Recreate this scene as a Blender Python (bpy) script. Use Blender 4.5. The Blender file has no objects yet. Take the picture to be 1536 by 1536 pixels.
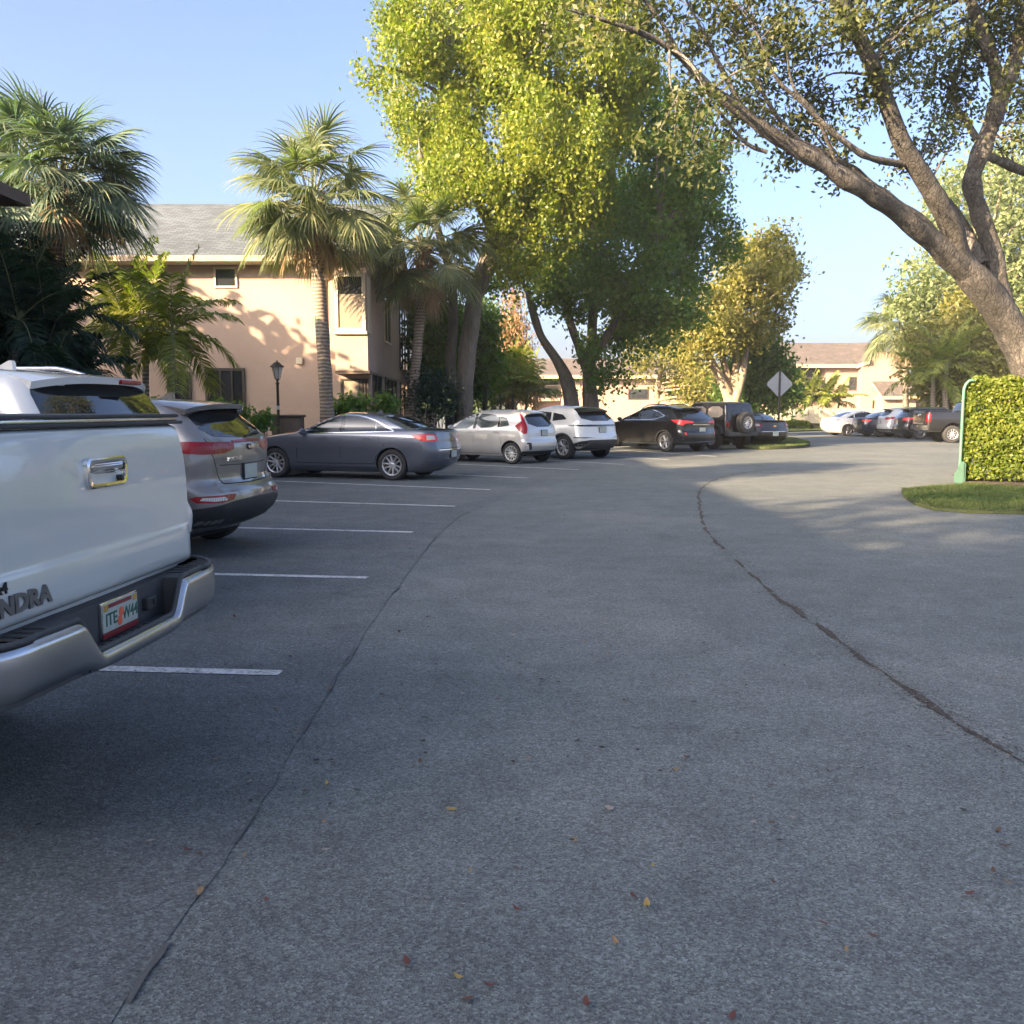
import bpy, bmesh, math, random
import numpy as np
from mathutils import Vector, Matrix, noise
from mathutils.bvhtree import BVHTree
from mathutils.geometry import delaunay_2d_cdt
R = math.radians
random.seed(7); rng = np.random.default_rng(7)
SC = bpy.context.scene; COL = SC.collection

# ------------------------------------------------------------------ camera
F, PITCH, EYE = 1400.0, math.atan(153/1400.0), 1.5
cam = bpy.data.cameras.new('camera'); cam.sensor_width = 36; cam.lens = 36*F/1536; cam.clip_end = 2000; cam.clip_start = 0.05
camo = bpy.data.objects.new('camera', cam); COL.objects.link(camo)
camo.location = (0, 0, EYE); camo.rotation_euler = (math.pi/2 - PITCH, 0, 0); SC.camera = camo
CP, SP = math.cos(PITCH), math.sin(PITCH)
def ray(px, py):
    u, v = (px-768)/F, (768-py)/F
    return Vector((u, CP+v*SP, -SP+v*CP))
def G(px, py, z=0.0):                      # photograph point -> ground point
    d = ray(px, py); t = (z-EYE)/d.z
    return Vector((d.x*t, d.y*t, z))
def P(px, py, Y):                          # photograph point at forward distance Y
    d = ray(px, py); t = Y/d.y
    return Vector((d.x*t, Y, EYE+d.z*t))

# ------------------------------------------------------------------ materials
def newmat(name):
    m = bpy.data.materials.new(name); m.use_nodes = True
    nt = m.node_tree; b = nt.nodes['Principled BSDF']
    return m, nt, b
def N(nt, t, **kw):
    n = nt.nodes.new(t)
    for k, v in kw.items():
        if k in n.inputs: n.inputs[k].default_value = v
        else: setattr(n, k, v)
    return n
def L(nt, a, b): nt.links.new(a, b)
def ramp(nt, fac, stops):
    r = nt.nodes.new('ShaderNodeValToRGB'); e = r.color_ramp.elements
    while len(e) < len(stops): e.new(0.5)
    for k, (p, c) in enumerate(stops):
        e[k].position = p; e[k].color = (*c, 1) if len(c) == 3 else c
    L(nt, fac, r.inputs[0]); return r.outputs[0]
def coords(nt, kind='Object', scale=(1,1,1)):
    t = nt.nodes.new('ShaderNodeTexCoord'); m = nt.nodes.new('ShaderNodeMapping'); m.inputs['Scale'].default_value = scale
    L(nt, t.outputs[kind], m.inputs[0]); return m.outputs[0]
def noisetex(nt, vec, scale, detail=4, rough=.55):
    n = N(nt, 'ShaderNodeTexNoise', Scale=scale, Detail=detail, Roughness=rough); L(nt, vec, n.inputs['Vector']); return n.outputs['Fac']
def bump(nt, b, h, strength=.3, dist=.01, prev=None):
    n = N(nt, 'ShaderNodeBump', Strength=strength, Distance=dist); L(nt, h, n.inputs['Height'])
    if prev is not None: L(nt, prev, n.inputs['Normal'])
    L(nt, n.outputs[0], b.inputs['Normal']); return n.outputs[0]
def scale_rgb(c, k): return tuple(min(1, x*k) for x in c)

def mat_plain(name, c, rough=.5, metal=0.0, coat=0.0, var=.12, nscale=8, bmp=0.0, spec=None, bscale=60):
    m, nt, b = newmat(name); v = coords(nt)
    f = noisetex(nt, v, nscale, 4)
    col = ramp(nt, f, [(.25, scale_rgb(c, 1-var)), (.75, scale_rgb(c, 1+var))])
    L(nt, col, b.inputs['Base Color'])
    b.inputs['Roughness'].default_value = rough; b.inputs['Metallic'].default_value = metal
    b.inputs['Coat Weight'].default_value = coat; b.inputs['Coat Roughness'].default_value = .04
    if spec is not None: b.inputs['Specular IOR Level'].default_value = spec
    if bmp: bump(nt, b, noisetex(nt, v, bscale, 3), bmp, .01)
    return m
def mat_paint(name, c, metal=.55, rough=.38, dirt=.10):
    m, nt, b = newmat(name); v = coords(nt)
    f = noisetex(nt, v, 1.7, 6, .65); fl = noisetex(nt, v, 900, 1)
    mix = N(nt, 'ShaderNodeMath', operation='MULTIPLY_ADD'); L(nt, fl, mix.inputs[0]); mix.inputs[1].default_value = .25; L(nt, f, mix.inputs[2])
    col = ramp(nt, mix.outputs[0], [(.3, scale_rgb(c, 1-dirt)), (.85, scale_rgb(c, 1+dirt))])
    L(nt, col, b.inputs['Base Color'])
    rr = N(nt, 'ShaderNodeMapRange'); L(nt, f, rr.inputs[0]); rr.inputs[3].default_value = rough-.08; rr.inputs[4].default_value = rough+.1
    L(nt, rr.outputs[0], b.inputs['Roughness'])
    b.inputs['Metallic'].default_value = metal; b.inputs['Coat Weight'].default_value = 1; b.inputs['Coat Roughness'].default_value = .035
    return m
M = {}
M['glass'] = mat_plain('tinted_glass', (.012,.015,.018), .03, var=.05, spec=.9)
M['glass_light'] = mat_plain('clear_car_glass', (.055,.07,.072), .03, var=.35, nscale=3, spec=.9)
M['rubber'] = mat_plain('tyre_rubber', (.022,.022,.023), .8, bmp=.3, bscale=150)
M['black_plastic'] = mat_plain('black_plastic', (.022,.023,.025), .55, bmp=.15, bscale=300)
M['grey_plastic'] = mat_plain('dark_grey_plastic', (.045,.047,.05), .6, bmp=.15, bscale=300)
M['gloss_black'] = mat_plain('gloss_black', (.008,.008,.009), .12, coat=.5)
M['well'] = mat_plain('wheel_well_liner', (.008,.008,.008), .95)
M['seam'] = mat_plain('panel_gap', (.01,.01,.01), .9)
M['chrome'] = mat_plain('chrome', (.78,.78,.78), .07, 1.0, var=.04)
M['satin_chrome'] = mat_plain('satin_chrome', (.45,.46,.48), .24, 1.0, var=.12, nscale=3)
M['alloy'] = mat_plain('wheel_alloy', (.62,.62,.63), .28, .85, var=.08)
M['alloy_grey'] = mat_plain('grey_wheel_alloy', (.22,.22,.23), .3, .8, var=.08)
M['alloy_dark'] = mat_plain('dark_wheel_alloy', (.03,.03,.032), .35, .5)
M['disc'] = mat_plain('brake_disc', (.06,.06,.06), .5, .6)
def mat_lens(name, c):
    m, nt, b = newmat(name); v = coords(nt, scale=(1,1,1))
    w = N(nt, 'ShaderNodeTexWave', Scale=28.0, Distortion=2.0); L(nt, v, w.inputs['Vector'])
    L(nt, ramp(nt, w.outputs['Fac'], [(0, scale_rgb(c,.6)), (1, scale_rgb(c,1.25))]), b.inputs['Base Color'])
    b.inputs['Roughness'].default_value = .32; b.inputs['Coat Weight'].default_value = .35; b.inputs['Specular IOR Level'].default_value = .3; return m
M['red_lens'] = mat_lens('red_lamp_lens', (.24,.002,.008))
M['bright_red_lens'] = mat_lens('bright_red_lamp_lens', (.7,.05,.05))
M['clear_lens'] = mat_lens('clear_lamp_lens', (.55,.53,.52))
M['plate'] = mat_plain('plate_enamel', (.38,.42,.38), .4, var=.1, nscale=30)
M['plate_green'] = mat_plain('plate_green_letters', (.015,.10,.07), .5)
M['orange'] = mat_plain('plate_orange', (.65,.12,.06), .5)
M['plate_red'] = mat_plain('plate_frame_red', (.20,.02,.025), .4)
M['sticker'] = mat_plain('yellow_sticker', (.45,.26,.05), .5)

# ------------------------------------------------------------------ scene objects
def tag(o, label=None, cat=None, group=None, kind=None):
    for k, v in (('label', label), ('category', cat), ('group', group), ('kind', kind)):
        if v: o[k] = v
    return o
def thing(name, label, cat, loc=(0,0,0), rz=0.0, group=None):
    o = bpy.data.objects.new(name, None); o.empty_display_size = .2; COL.objects.link(o)
    o.location = loc; o.rotation_euler = (0, 0, rz)
    return tag(o, label, cat, group)
def link(name, me, m=None, parent=None, mats=None):
    o = bpy.data.objects.new(name, me); COL.objects.link(o)
    if mats:
        for x in mats: me.materials.append(x)
    elif m is not None and len(me.materials) == 0: me.materials.append(m)
    if parent is not None: o.parent = parent
    return o
def from_bm(name, bm, m, parent=None, smooth=None, mats=None):
    me = bpy.data.meshes.new(name); bm.to_mesh(me); bm.free()
    if smooth is not None:
        for p in me.polygons: p.use_smooth = True
        me.set_sharp_from_angle(angle=R(smooth))
    return link(name, me, m, parent, mats)
def np_mesh(name, V, Fs, mat_idx=None, smooth=False):
    """V (n,3), Fs (k,m) with m verts per face"""
    me = bpy.data.meshes.new(name); V = np.asarray(V, np.float32); Fs = np.asarray(Fs, np.int32)
    me.vertices.add(len(V)); me.vertices.foreach_set('co', V.ravel())
    k, m = Fs.shape
    me.loops.add(k*m); me.loops.foreach_set('vertex_index', Fs.ravel())
    me.polygons.add(k); me.polygons.foreach_set('loop_start', np.arange(0, k*m, m, dtype=np.int32))
    me.polygons.foreach_set('loop_total', np.full(k, m, np.int32))
    if mat_idx is not None: me.polygons.foreach_set('material_index', np.asarray(mat_idx, np.int32))
    if smooth: me.polygons.foreach_set('use_smooth', np.ones(k, bool))
    me.update(calc_edges=True); return me
def copy_tree(o, parent=None):
    c = o.copy(); COL.objects.link(c)
    if parent is not None: c.parent = parent
    for ch in list(o.children): copy_tree(ch, c)
    return c
# ---- bmesh shapes
def box(bm, lo, hi, bev=0.0, mi=0):
    vs = [bm.verts.new((x, y, z)) for x in (lo[0], hi[0]) for y in (lo[1], hi[1]) for z in (lo[2], hi[2])]
    fs = [bm.faces.new([vs[i] for i in q]) for q in ((0,1,3,2), (4,6,7,5), (0,4,5,1), (2,3,7,6), (0,2,6,4), (1,5,7,3))]
    for f in fs: f.material_index = mi
    if bev:
        es = list({e for f in fs for e in f.edges})
        bmesh.ops.bevel(bm, geom=es, offset=bev, segments=2, affect='EDGES', profile=.6)
def prism(bm, pts, axis, a, b, mi=0, bev=0.0):
    """extrude a polygon; axis 'y': pts are (x,z); 'x': (y,z); 'z': (x,y)"""
    def mk(p, t): return (p[0], t, p[1]) if axis == 'y' else ((t, p[0], p[1]) if axis == 'x' else (p[0], p[1], t))
    A = [bm.verts.new(mk(p, a)) for p in pts]; B = [bm.verts.new(mk(p, b)) for p in pts]
    n = len(pts); fs = [bm.faces.new(A), bm.faces.new(B[::-1])]
    for i in range(n): fs.append(bm.faces.new((A[i], B[i], B[(i+1) % n], A[(i+1) % n])))
    for f in fs: f.material_index = mi
    bmesh.ops.recalc_face_normals(bm, faces=fs)
    if bev: bmesh.ops.bevel(bm, geom=list({e for f in fs for e in f.edges}), offset=bev, segments=2, affect='EDGES')
    return fs
def lathe(bm, prof, seg=32, axis='z', c=(0,0,0), mi=0, caps=True):
    """prof: (radius, height) list"""
    rings = []
    for r, h in prof:
        row = []
        for k in range(seg):
            a = 2*math.pi*k/seg; x, y = r*math.cos(a), r*math.sin(a)
            p = (x, y, h) if axis == 'z' else ((x, h, y) if axis == 'y' else (h, x, y))
            row.append(bm.verts.new((p[0]+c[0], p[1]+c[1], p[2]+c[2])))
        rings.append(row)
    fs = []
    for a, b in zip(rings, rings[1:]):
        for k in range(seg): fs.append(bm.faces.new((a[k], a[(k+1) % seg], b[(k+1) % seg], b[k])))
    for row, r in ((rings[0], prof[0][0]), (rings[-1], prof[-1][0])):
        if caps and r > 1e-6: fs.append(bm.faces.new(row))
    for f in fs: f.material_index = mi
    bmesh.ops.recalc_face_normals(bm, faces=fs)
def catmull(pts, per=6):
    pts = [np.array(p, float) for p in pts]
    if len(pts) < 3: per = max(per, 2)
    out = []
    for i in range(len(pts)-1):
        p0, p1, p2, p3 = pts[max(i-1,0)], pts[i], pts[i+1], pts[min(i+2,len(pts)-1)]
        for k in range(per):
            t = k/per
            out.append(.5*((2*p1)+(p2-p0)*t+(2*p0-5*p1+4*p2-p3)*t*t+(3*p1-p0-3*p2+p3)*t**3))
    out.append(pts[-1]); return out
def tube_arrays(path, seg=10, wob=0.0, seed=0):
    """path rows (x,y,z,r) -> V, F"""
    path = np.array(path, float); n = len(path); V = []; Fs = []
    t = np.gradient(path[:, :3], axis=0); t /= np.linalg.norm(t, axis=1)[:, None]+1e-9
    ref = np.array((0,0,1.)) if abs(t[0][2]) < .8 else np.array((1.,0,0))
    u = np.cross(t[0], ref); u /= np.linalg.norm(u)
    for i in range(n):
        u = u - t[i]*np.dot(u, t[i]); u /= np.linalg.norm(u)+1e-9; w = np.cross(t[i], u)
        for k in range(seg):
            a = 2*math.pi*k/seg; r = path[i, 3]
            if wob: r *= 1+wob*noise.noise(Vector((math.cos(a)*1.3+seed*7.1, math.sin(a)*1.3, i*.35)))
            V.append(path[i, :3]+(u*math.cos(a)+w*math.sin(a))*r)
    for i in range(n-1):
        for k in range(seg):
            a, b = i*seg+k, i*seg+(k+1) % seg; Fs.append((a, b, b+seg, a+seg))
    return np.array(V), np.array(Fs, np.int32)
class Acc:
    """collects quads into one mesh"""
    def __init__(s): s.V = []; s.F = []; s.m = []; s.n = 0
    def add(s, V, Fs, mi=0):
        if len(V) == 0: return
        s.V.append(np.asarray(V, float)); s.F.append(np.asarray(Fs)+s.n); s.m.append(np.full(len(Fs), mi)); s.n += len(V)
    def tube(s, path, seg=10, wob=0.0, seed=0, mi=0): s.add(*tube_arrays(path, seg, wob, seed), mi)
    def build(s, name, m, parent=None, smooth=True, mats=None):
        me = np_mesh(name, np.concatenate(s.V), np.concatenate(s.F), np.concatenate(s.m), smooth)
        return link(name, me, m, parent, mats)
def text_mesh(txt, size, depth, bold=0.0):
    cu = bpy.data.curves.new('text', 'FONT'); cu.body = txt; cu.size = size; cu.extrude = depth; cu.offset = bold
    cu.align_x = 'CENTER'; cu.align_y = 'CENTER'; cu.resolution_u = 3
    o = bpy.data.objects.new('text', cu); COL.objects.link(o)
    dg = bpy.context.evaluated_depsgraph_get(); me = bpy.data.meshes.new_from_object(o.evaluated_get(dg))
    bpy.data.objects.remove(o); return me

# ------------------------------------------------------------------ sky and sun
SUN_EL, SUN_AZ = R(18.5), R(230)             # azimuth clockwise from +Y: behind the camera, to its left
w = bpy.data.worlds.new('World'); SC.world = w; w.use_nodes = True
sky = w.node_tree.nodes.new('ShaderNodeTexSky'); sky.sky_type = 'NISHITA'; sky.sun_disc = False
sky.sun_elevation = SUN_EL; sky.sun_rotation = SUN_AZ; sky.air_density = .5; sky.dust_density = 5.5; sky.ozone_density = 1.9
w.node_tree.links.new(sky.outputs[0], w.node_tree.nodes['Background'].inputs[0]); w.node_tree.nodes['Background'].inputs[1].default_value = .106
sl = bpy.data.lights.new('sun', 'SUN'); sl.energy = 5.0; sl.angle = R(.5); sl.color = (1, .75, .46)
so = bpy.data.objects.new('sun', sl); COL.objects.link(so)
TOSUN = Vector((math.sin(SUN_AZ)*math.cos(SUN_EL), math.cos(SUN_AZ)*math.cos(SUN_EL), math.sin(SUN_EL)))
so.rotation_euler = (-TOSUN).to_track_quat('-Z', 'Y').to_euler(); so.location = TOSUN*60
SC.view_settings.view_transform = 'Standard'; SC.view_settings.look = 'None'; SC.view_settings.exposure = 2.5; SC.view_settings.gamma = 1
SC.cycles.max_bounces = 8; SC.cycles.transparent_max_bounces = 8
try: SC.cycles.use_denoising = True
except Exception: pass
# ------------------------------------------------------------------ vehicles
# local frame of a vehicle: +X nose, +Y its left, origin on the ground under the rearmost point
def pchip(xs, ys):
    xs = np.array(xs, float); ys = np.array(ys, float); h = np.diff(xs); d = np.diff(ys)/h
    m = np.zeros(len(xs)); m[0], m[-1] = d[0], d[-1]
    for i in range(1, len(xs)-1):
        if d[i-1]*d[i] > 0:
            w1, w2 = 2*h[i]+h[i-1], h[i]+2*h[i-1]; m[i] = (w1+w2)/(w1/d[i-1]+w2/d[i])
    def f(x):
        x = min(max(x, xs[0]), xs[-1]); i = min(max(int(np.searchsorted(xs, x))-1, 0), len(h)-1); t = (x-xs[i])/h[i]
        return ((1+2*t)*(1-t)**2*ys[i] + t*(1-t)**2*h[i]*m[i] + t*t*(3-2*t)*ys[i+1] + t*t*(t-1)*h[i]*m[i+1])
    return f
class Shape:
    """horizontal slices: for every height z the rear x, front x and half width; corners rounded in plan"""
    def __init__(s, keys, rear=(.28,.34), front=(.5,.5), rbow=.05, fbow=.12, green=(.16,.2), zbelt=1.0, barrel=.02, sub=4, gbow=.07):
        z = [k[0] for k in keys]; s.z0, s.z1 = z[0], z[-1]
        s.xr, s.xf, s.hw = (pchip(z, [k[i] for k in keys]) for i in (1,2,3))
        s.rear, s.front, s.rb, s.fb, s.green, s.zb, s.barrel, s.gb = rear, front, rbow, fbow, green, zbelt, barrel, gbow
        s.zs = []
        for a, b in zip(z, z[1:]):
            n = max(2, int(math.ceil((b-a)/.05))) if b-a > .02 else 2
            n = max(n, sub)
            s.zs += [a+(b-a)*k/n for k in range(n)]
        s.zs.append(z[-1])
    def outline(s, z, n=(7,9,22,9,7)):
        xr, xf, hw = s.xr(z), s.xf(z), max(s.hw(z), .01); Ln = xf-xr
        k = min(1, max(0, (z-s.zb+.06)/.12)); mixv = lambda a, b: a+(b-a)*k
        rcx, rcy = mixv(s.rear[0], s.green[0]), mixv(s.rear[1], s.green[1]); fcx, fcy = mixv(s.front[0], s.green[0]), mixv(s.front[1], s.green[1])
        rb, fb = mixv(s.rb, s.gb), mixv(s.fb, .18)
        rcx, fcx = min(rcx, .4*Ln), min(fcx, .4*Ln); rcy, fcy = min(rcy, .6*hw), min(fcy, .6*hw); rb, fb = min(rb, .15*Ln), min(fb, .2*Ln)
        P_ = []
        w = hw-rcy
        for i in range(n[0]): t = i/n[0]; P_.append((xr+rb*t*t, w*t))
        for i in range(n[1]):
            a = math.pi/2*i/n[1]; P_.append((xr+rb+rcx*(1-math.cos(a)), w+rcy*math.sin(a)))
        xa, xb = xr+rb+rcx, xf-fb-fcx
        for i in range(n[2]):
            t = i/n[2]; P_.append((xa+(xb-xa)*t, hw - s.barrel*(2*t-1)**2*min(1, hw) + s.barrel*min(1, hw)))
        for i in range(n[3]):
            a = math.pi/2*i/n[3]; P_.append((xb+fcx*math.sin(a), hw-fcy*(1-math.cos(a))))
        w = hw-fcy
        for i in range(n[4]+1): t = 1-i/n[4]; P_.append((xf-fb*t*t, w*t))
        return P_
    def mesh(s):
        rows = [s.outline(z) for z in s.zs]; m = len(rows[0]); V = []
        for z, r in zip(s.zs, rows):
            V += [(x, y, z) for x, y in r] + [(x, -y, z) for x, y in r[-2:0:-1]]
        k = 2*m-2; Fs = []
        for i in range(len(rows)-1):
            for j in range(k): a, b = i*k+j, i*k+(j+1) % k; Fs.append((a, a+k, b+k, b))
        return V, Fs, k, len(rows)
    def at(s, u, z, off=0.0):
        """u: arc length from the rear centre along the skin (positive = left side)"""
        p = np.array(s.outline(z)); d = np.concatenate(([0], np.cumsum(np.linalg.norm(np.diff(p, axis=0), axis=1))))
        a = min(abs(u), d[-1]); x = np.interp(a, d, p[:,0]); y = np.interp(a, d, p[:,1])
        e = .02; x2 = np.interp(a+e, d, p[:,0]); y2 = np.interp(a+e, d, p[:,1]); tx, ty = x2-x, y2-y
        ln = math.hypot(tx, ty) or 1; nx, ny = -ty/ln, tx/ln
        if a == 0: nx, ny = -1, 0
        sg = 1 if u >= 0 else -1
        return Vector((x+nx*off, sg*(y+ny*off), z))
def chaikin(pts, n=2):
    for _ in range(n):
        out = []
        for i in range(len(pts)):
            a, b = Vector(pts[i]), Vector(pts[(i+1) % len(pts)]); out += [a*.75+b*.25, a*.25+b*.75]
        pts = out
    return [tuple(p) for p in pts]
def ribbon(line, w):
    """2-D polyline -> polygon of width w"""
    Lf, Rt = [], []
    for i, p in enumerate(line):
        a, b = Vector(line[max(i-1,0)]), Vector(line[min(i+1,len(line)-1)]); t = (b-a).normalized(); n = Vector((-t.y, t.x))*w/2
        Lf.append(tuple(Vector(p)+n)); Rt.append(tuple(Vector(p)-n))
    return Lf+Rt[::-1]
class Car:
    VIEW = {'L': ((0,-1,0),(1,0,0)), 'R': ((0,1,0),(1,0,0)), 'B': ((1,0,0),(0,1,0)), 'F': ((-1,0,0),(0,1,0))}
    def __init__(s, name, label, cat, shape, paint, group=None, wells=(), well_r=.37, well_hw=.95):
        s.root = thing(name, label, cat, group=group); s.sh = shape
        V, Fs, k, nr = shape.mesh()
        bm = bmesh.new(); vs = [bm.verts.new(v) for v in V]
        for f in Fs: bm.faces.new([vs[i] for i in f])
        bm.faces.new(vs[:k]); bm.faces.new(vs[(nr-1)*k:nr*k][::-1])
        bmesh.ops.recalc_face_normals(bm, faces=bm.faces)
        s.bvh = BVHTree.FromBMesh(bm)
        body = from_bm('body', bm, paint, None, 38)
        if wells:
            cb = bmesh.new()
            for x in wells:
                for sg in (1, -1):
                    lathe(cb, [(well_r, sg*(well_hw-.36)), (well_r, sg*(well_hw+.2))], 40, 'y', (x, 0, s_z(well_r)))
            bmesh.ops.recalc_face_normals(cb, faces=cb.faces)
            cut = from_bm('cut', cb, M['well'])
            md = body.modifiers.new('b', 'BOOLEAN'); md.object = cut; md.solver = 'EXACT'; md.operation = 'DIFFERENCE'
            try: md.material_mode = 'TRANSFER'
            except Exception: pass
            dg = bpy.context.evaluated_depsgraph_get(); me = bpy.data.meshes.new_from_object(body.evaluated_get(dg)); me.name = 'body'
            me.set_sharp_from_angle(angle=R(38))
            body.modifiers.clear(); body.data = me; bpy.data.objects.remove(cut)
        body.parent = s.root; s.body = body; s.paint = paint
    def hit(s, p, d):
        h, n, _, _ = s.bvh.ray_cast(Vector(p)-Vector(d)*6, Vector(d))
        if h is None:
            h, n, _, _ = s.bvh.find_nearest(Vector(p)); 
        if n.dot(Vector(d)) > 0: n = -n
        return h, n
    def patch(s, name, pts, view, m, off=.004, depth=.02, res=.05, parent=None, smooth_n=0, mirror=False, build=True, smooth=50):
        """polygon (u,v) laid on the skin. view L/R/B/F, an angle (diagonal), or 'W' (wrapped round the tail by arc length)"""
        if smooth_n: pts = chaikin(pts, smooth_n)
        if mirror and view in ('B','W'): pts = [(-u, v) for u, v in pts][::-1]
        ring = []
        for i in range(len(pts)):
            a, b = Vector(pts[i]), Vector(pts[(i+1) % len(pts)]); n = max(1, int((b-a).length/res))
            ring += [tuple(a.lerp(b, k/n)) for k in range(n)]
        area = sum(ring[i][0]*ring[(i+1) % len(ring)][1]-ring[(i+1) % len(ring)][0]*ring[i][1] for i in range(len(ring)))
        if area < 0: ring = ring[::-1]
        us, vs_ = [p[0] for p in ring], [p[1] for p in ring]; extra = []
        x = min(us)+res/2
        while x < max(us):
            y = min(vs_)+res/2
            while y < max(vs_): extra.append((x, y)); y += res
            x += res
        def inside(p):
            c = False
            for i in range(len(ring)):
                (x1, y1), (x2, y2) = ring[i-1], ring[i]
                if (y1 > p[1]) != (y2 > p[1]) and p[0] < (x2-x1)*(p[1]-y1)/(y2-y1)+x1: c = not c
            return c
        def far(p): return min((p[0]-q[0])**2+(p[1]-q[1])**2 for q in ring) > (res*.35)**2
        extra = [p for p in extra if inside(p) and far(p)]
        n0 = len(ring)
        v2, e2, f2, *_ = delaunay_2d_cdt([Vector(p) for p in ring+extra], [(i, (i+1) % n0) for i in range(n0)], [], 1, 1e-6)
        if view == 'W': pos = lambda u, v, o: s.sh.at(u, v, o)
        else:
            if isinstance(view, str): d, ua = (Vector(q) for q in Car.VIEW[view])
            else: d = Vector((math.cos(view), math.sin(view), 0)); ua = Vector((-d.y, d.x, 0))
            def pos(u, v, o):
                h, nn = s.hit(ua*u+Vector((0,0,v)), d); return h+nn*o
        bm = bmesh.new(); top = [bm.verts.new(pos(p.x, p.y, off)) for p in v2]
        for f in f2:
            try: bm.faces.new([top[i] for i in f])
            except ValueError: pass
        be = [e for e in bm.edges if len(e.link_faces) == 1]; low = {}
        for e in be:
            for v in e.verts:
                if v not in low:
                    i = top.index(v); low[v] = bm.verts.new(pos(v2[i].x, v2[i].y, -depth))
        for e in be:
            a, b = e.verts; bm.faces.new((a, b, low[b], low[a]))
        bmesh.ops.recalc_face_normals(bm, faces=bm.faces)
        o = from_bm(name, bm, m, parent or s.root, smooth)
        return o
    def both(s, name, pts, m, **kw): return [s.patch(name, pts, v, m, **kw) for v in ('L','R')]
    def lens(s, name, pts, m, **kw): return [s.patch(name, pts, 'W', m, **kw), s.patch(name, pts, 'W', m, mirror=True, **kw)]
    def seam(s, pts, views=('L','R'), w=.009, name='door_gap', m=None):
        for v in views: s.patch(name, ribbon(pts, w), v, m or M['seam'], off=.0015, depth=.004, res=.12)
    def handle(s, x, z, m, w=.2):
        for v in ('L','R'):
            s.patch('door_handle', [(x-w/2, z-.008),(x-w*.3, z-.017),(x+w*.35, z-.017),(x+w/2, z),(x+w*.35, z+.016),(x-w*.35, z+.014)], v, m, off=.032, depth=.0, smooth_n=1, res=.03)
    def plate(s, z, w=.305, h=.15, y=0.0, dz=0.0, txt='', m=None):
        h_, n = s.hit((0, y, z), (1,0,0))
        bm = bmesh.new(); x0 = h_.x-.014
        box(bm, (x0-.004, y-w/2-.012, z-h/2-.012), (x0+.05, y+w/2+.012, z+h/2+.012), .004)
        fr = from_bm('licence_plate', bm, M['black_plastic'], s.root)
        bm = bmesh.new(); box(bm, (x0-.009, y-w/2, z-h/2), (x0-.0045, y+w/2, z+h/2), .002); from_bm('plate_face', bm, M['plate'], fr)
        if txt: s.text(txt, (x0-.010, y, z-.01), .082, M['plate_green'], fr, 'plate_lettering', .0006)
        return fr
    def text(s, txt, loc, size, m, parent=None, name='lettering', depth=.003, bold=0.0, sx=1.0):
        me = text_mesh(txt, size, depth, bold); o = link(name, me, None, parent or s.root)
        me.materials.clear(); me.materials.append(m)
        o.location = loc; o.rotation_euler = (math.pi/2, 0, -math.pi/2); o.scale = (sx, 1, 1); return o
    def mirrors(s, x, z, m, yy):
        for sg in (1, -1):
            bm = bmesh.new(); bmesh.ops.create_uvsphere(bm, u_segments=16, v_segments=10, radius=1)
            for v in bm.verts: v.co = Vector((v.co.x*.07 if v.co.x > 0 else v.co.x*.035, v.co.y*.115, v.co.z*.075))+Vector((x, sg*(yy+.10), z))
            box(bm, (x-.01, min(sg*(yy-.06), sg*(yy+.03)), z-.06), (x+.05, max(sg*(yy-.06), sg*(yy+.03)), z-.035), .008)
            from_bm('door_mirror', bm, m, s.root, 50)
    def rails(s, x0, x1, z, y, m):
        for sg in (1, -1):
            a = Acc(); n = 14
            pts = []
            for k in range(n+1):
                t = k/n; x = x0+(x1-x0)*t; h, nn = s.hit((x, sg*y, 2.5), (0,0,-1)); lift = .055*min(1, min(t, 1-t)/.12)
                pts.append((x, sg*y, h.z+lift-.004, .018))
            a.tube(catmull(pts, 2), 8); a.build('roof_rail', m, s.root)
    def spoiler(s, x0, x1, z0, z1, hw, m, thick=.035, taper=.1):
        """x0 trailing edge, x1 where it meets the roof"""
        n = 16; V = []; Fs = []
        for k in range(n+1):
            t = 2*k/n-1; y = hw*t; cur = (abs(t)**3)
            xe = x0+cur*taper*1.2; h, _ = s.hit((x1, y*.97, 2.5), (0,0,-1)); zt = h.z+.004
            zr = min(z0, zt)-cur*.05 if True else z0
            V += [(xe, y, zr), (xe+.015, y, zr-thick), (x1+.05, y*.97, zt-.08), (x1+.08, y*.97, zt-.002), (x1-.02+(xe-x1)*.35, y, zr+(zt-zr)*.68)]
        for k in range(n):
            for q in range(5): a, b = k*5+q, k*5+(q+1) % 5; Fs.append((a, b, b+5, a+5))
        bm = bmesh.new(); vs = [bm.verts.new(v) for v in V]
        for f in Fs: bm.faces.new([vs[i] for i in f])
        bm.faces.new(vs[:5]); bm.faces.new(vs[-5:]); bmesh.ops.recalc_face_normals(bm, faces=bm.faces)
        return from_bm('spoiler', bm, m, s.root, 35)
    def fin(s, x, z=None):
        h, _ = s.hit((x, 0, 2.6), (0,0,-1)); bm = bmesh.new()
        fs = prism(bm, [(x-.07, h.z-.01), (x-.06, h.z+.06), (x-.03, h.z+.065), (x+.12, h.z-.01)], 'y', -.018, .018, bev=.006)
        from_bm('roof_antenna', bm, s.paint, s.root, 40)
    def place(s, contact, theta, wheel_local):
        """put the given local ground point on the world ground point; theta: nose direction turned from -X towards +Y (degrees)"""
        phi = math.pi-R(theta); c, sn = math.cos(phi), math.sin(phi)
        s.root.rotation_euler = (0, 0, phi)
        s.root.location = (contact[0]-(c*wheel_local[0]-sn*wheel_local[1]), contact[1]-(sn*wheel_local[0]+c*wheel_local[1]), 0)
def s_z(r): return r-.02
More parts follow.
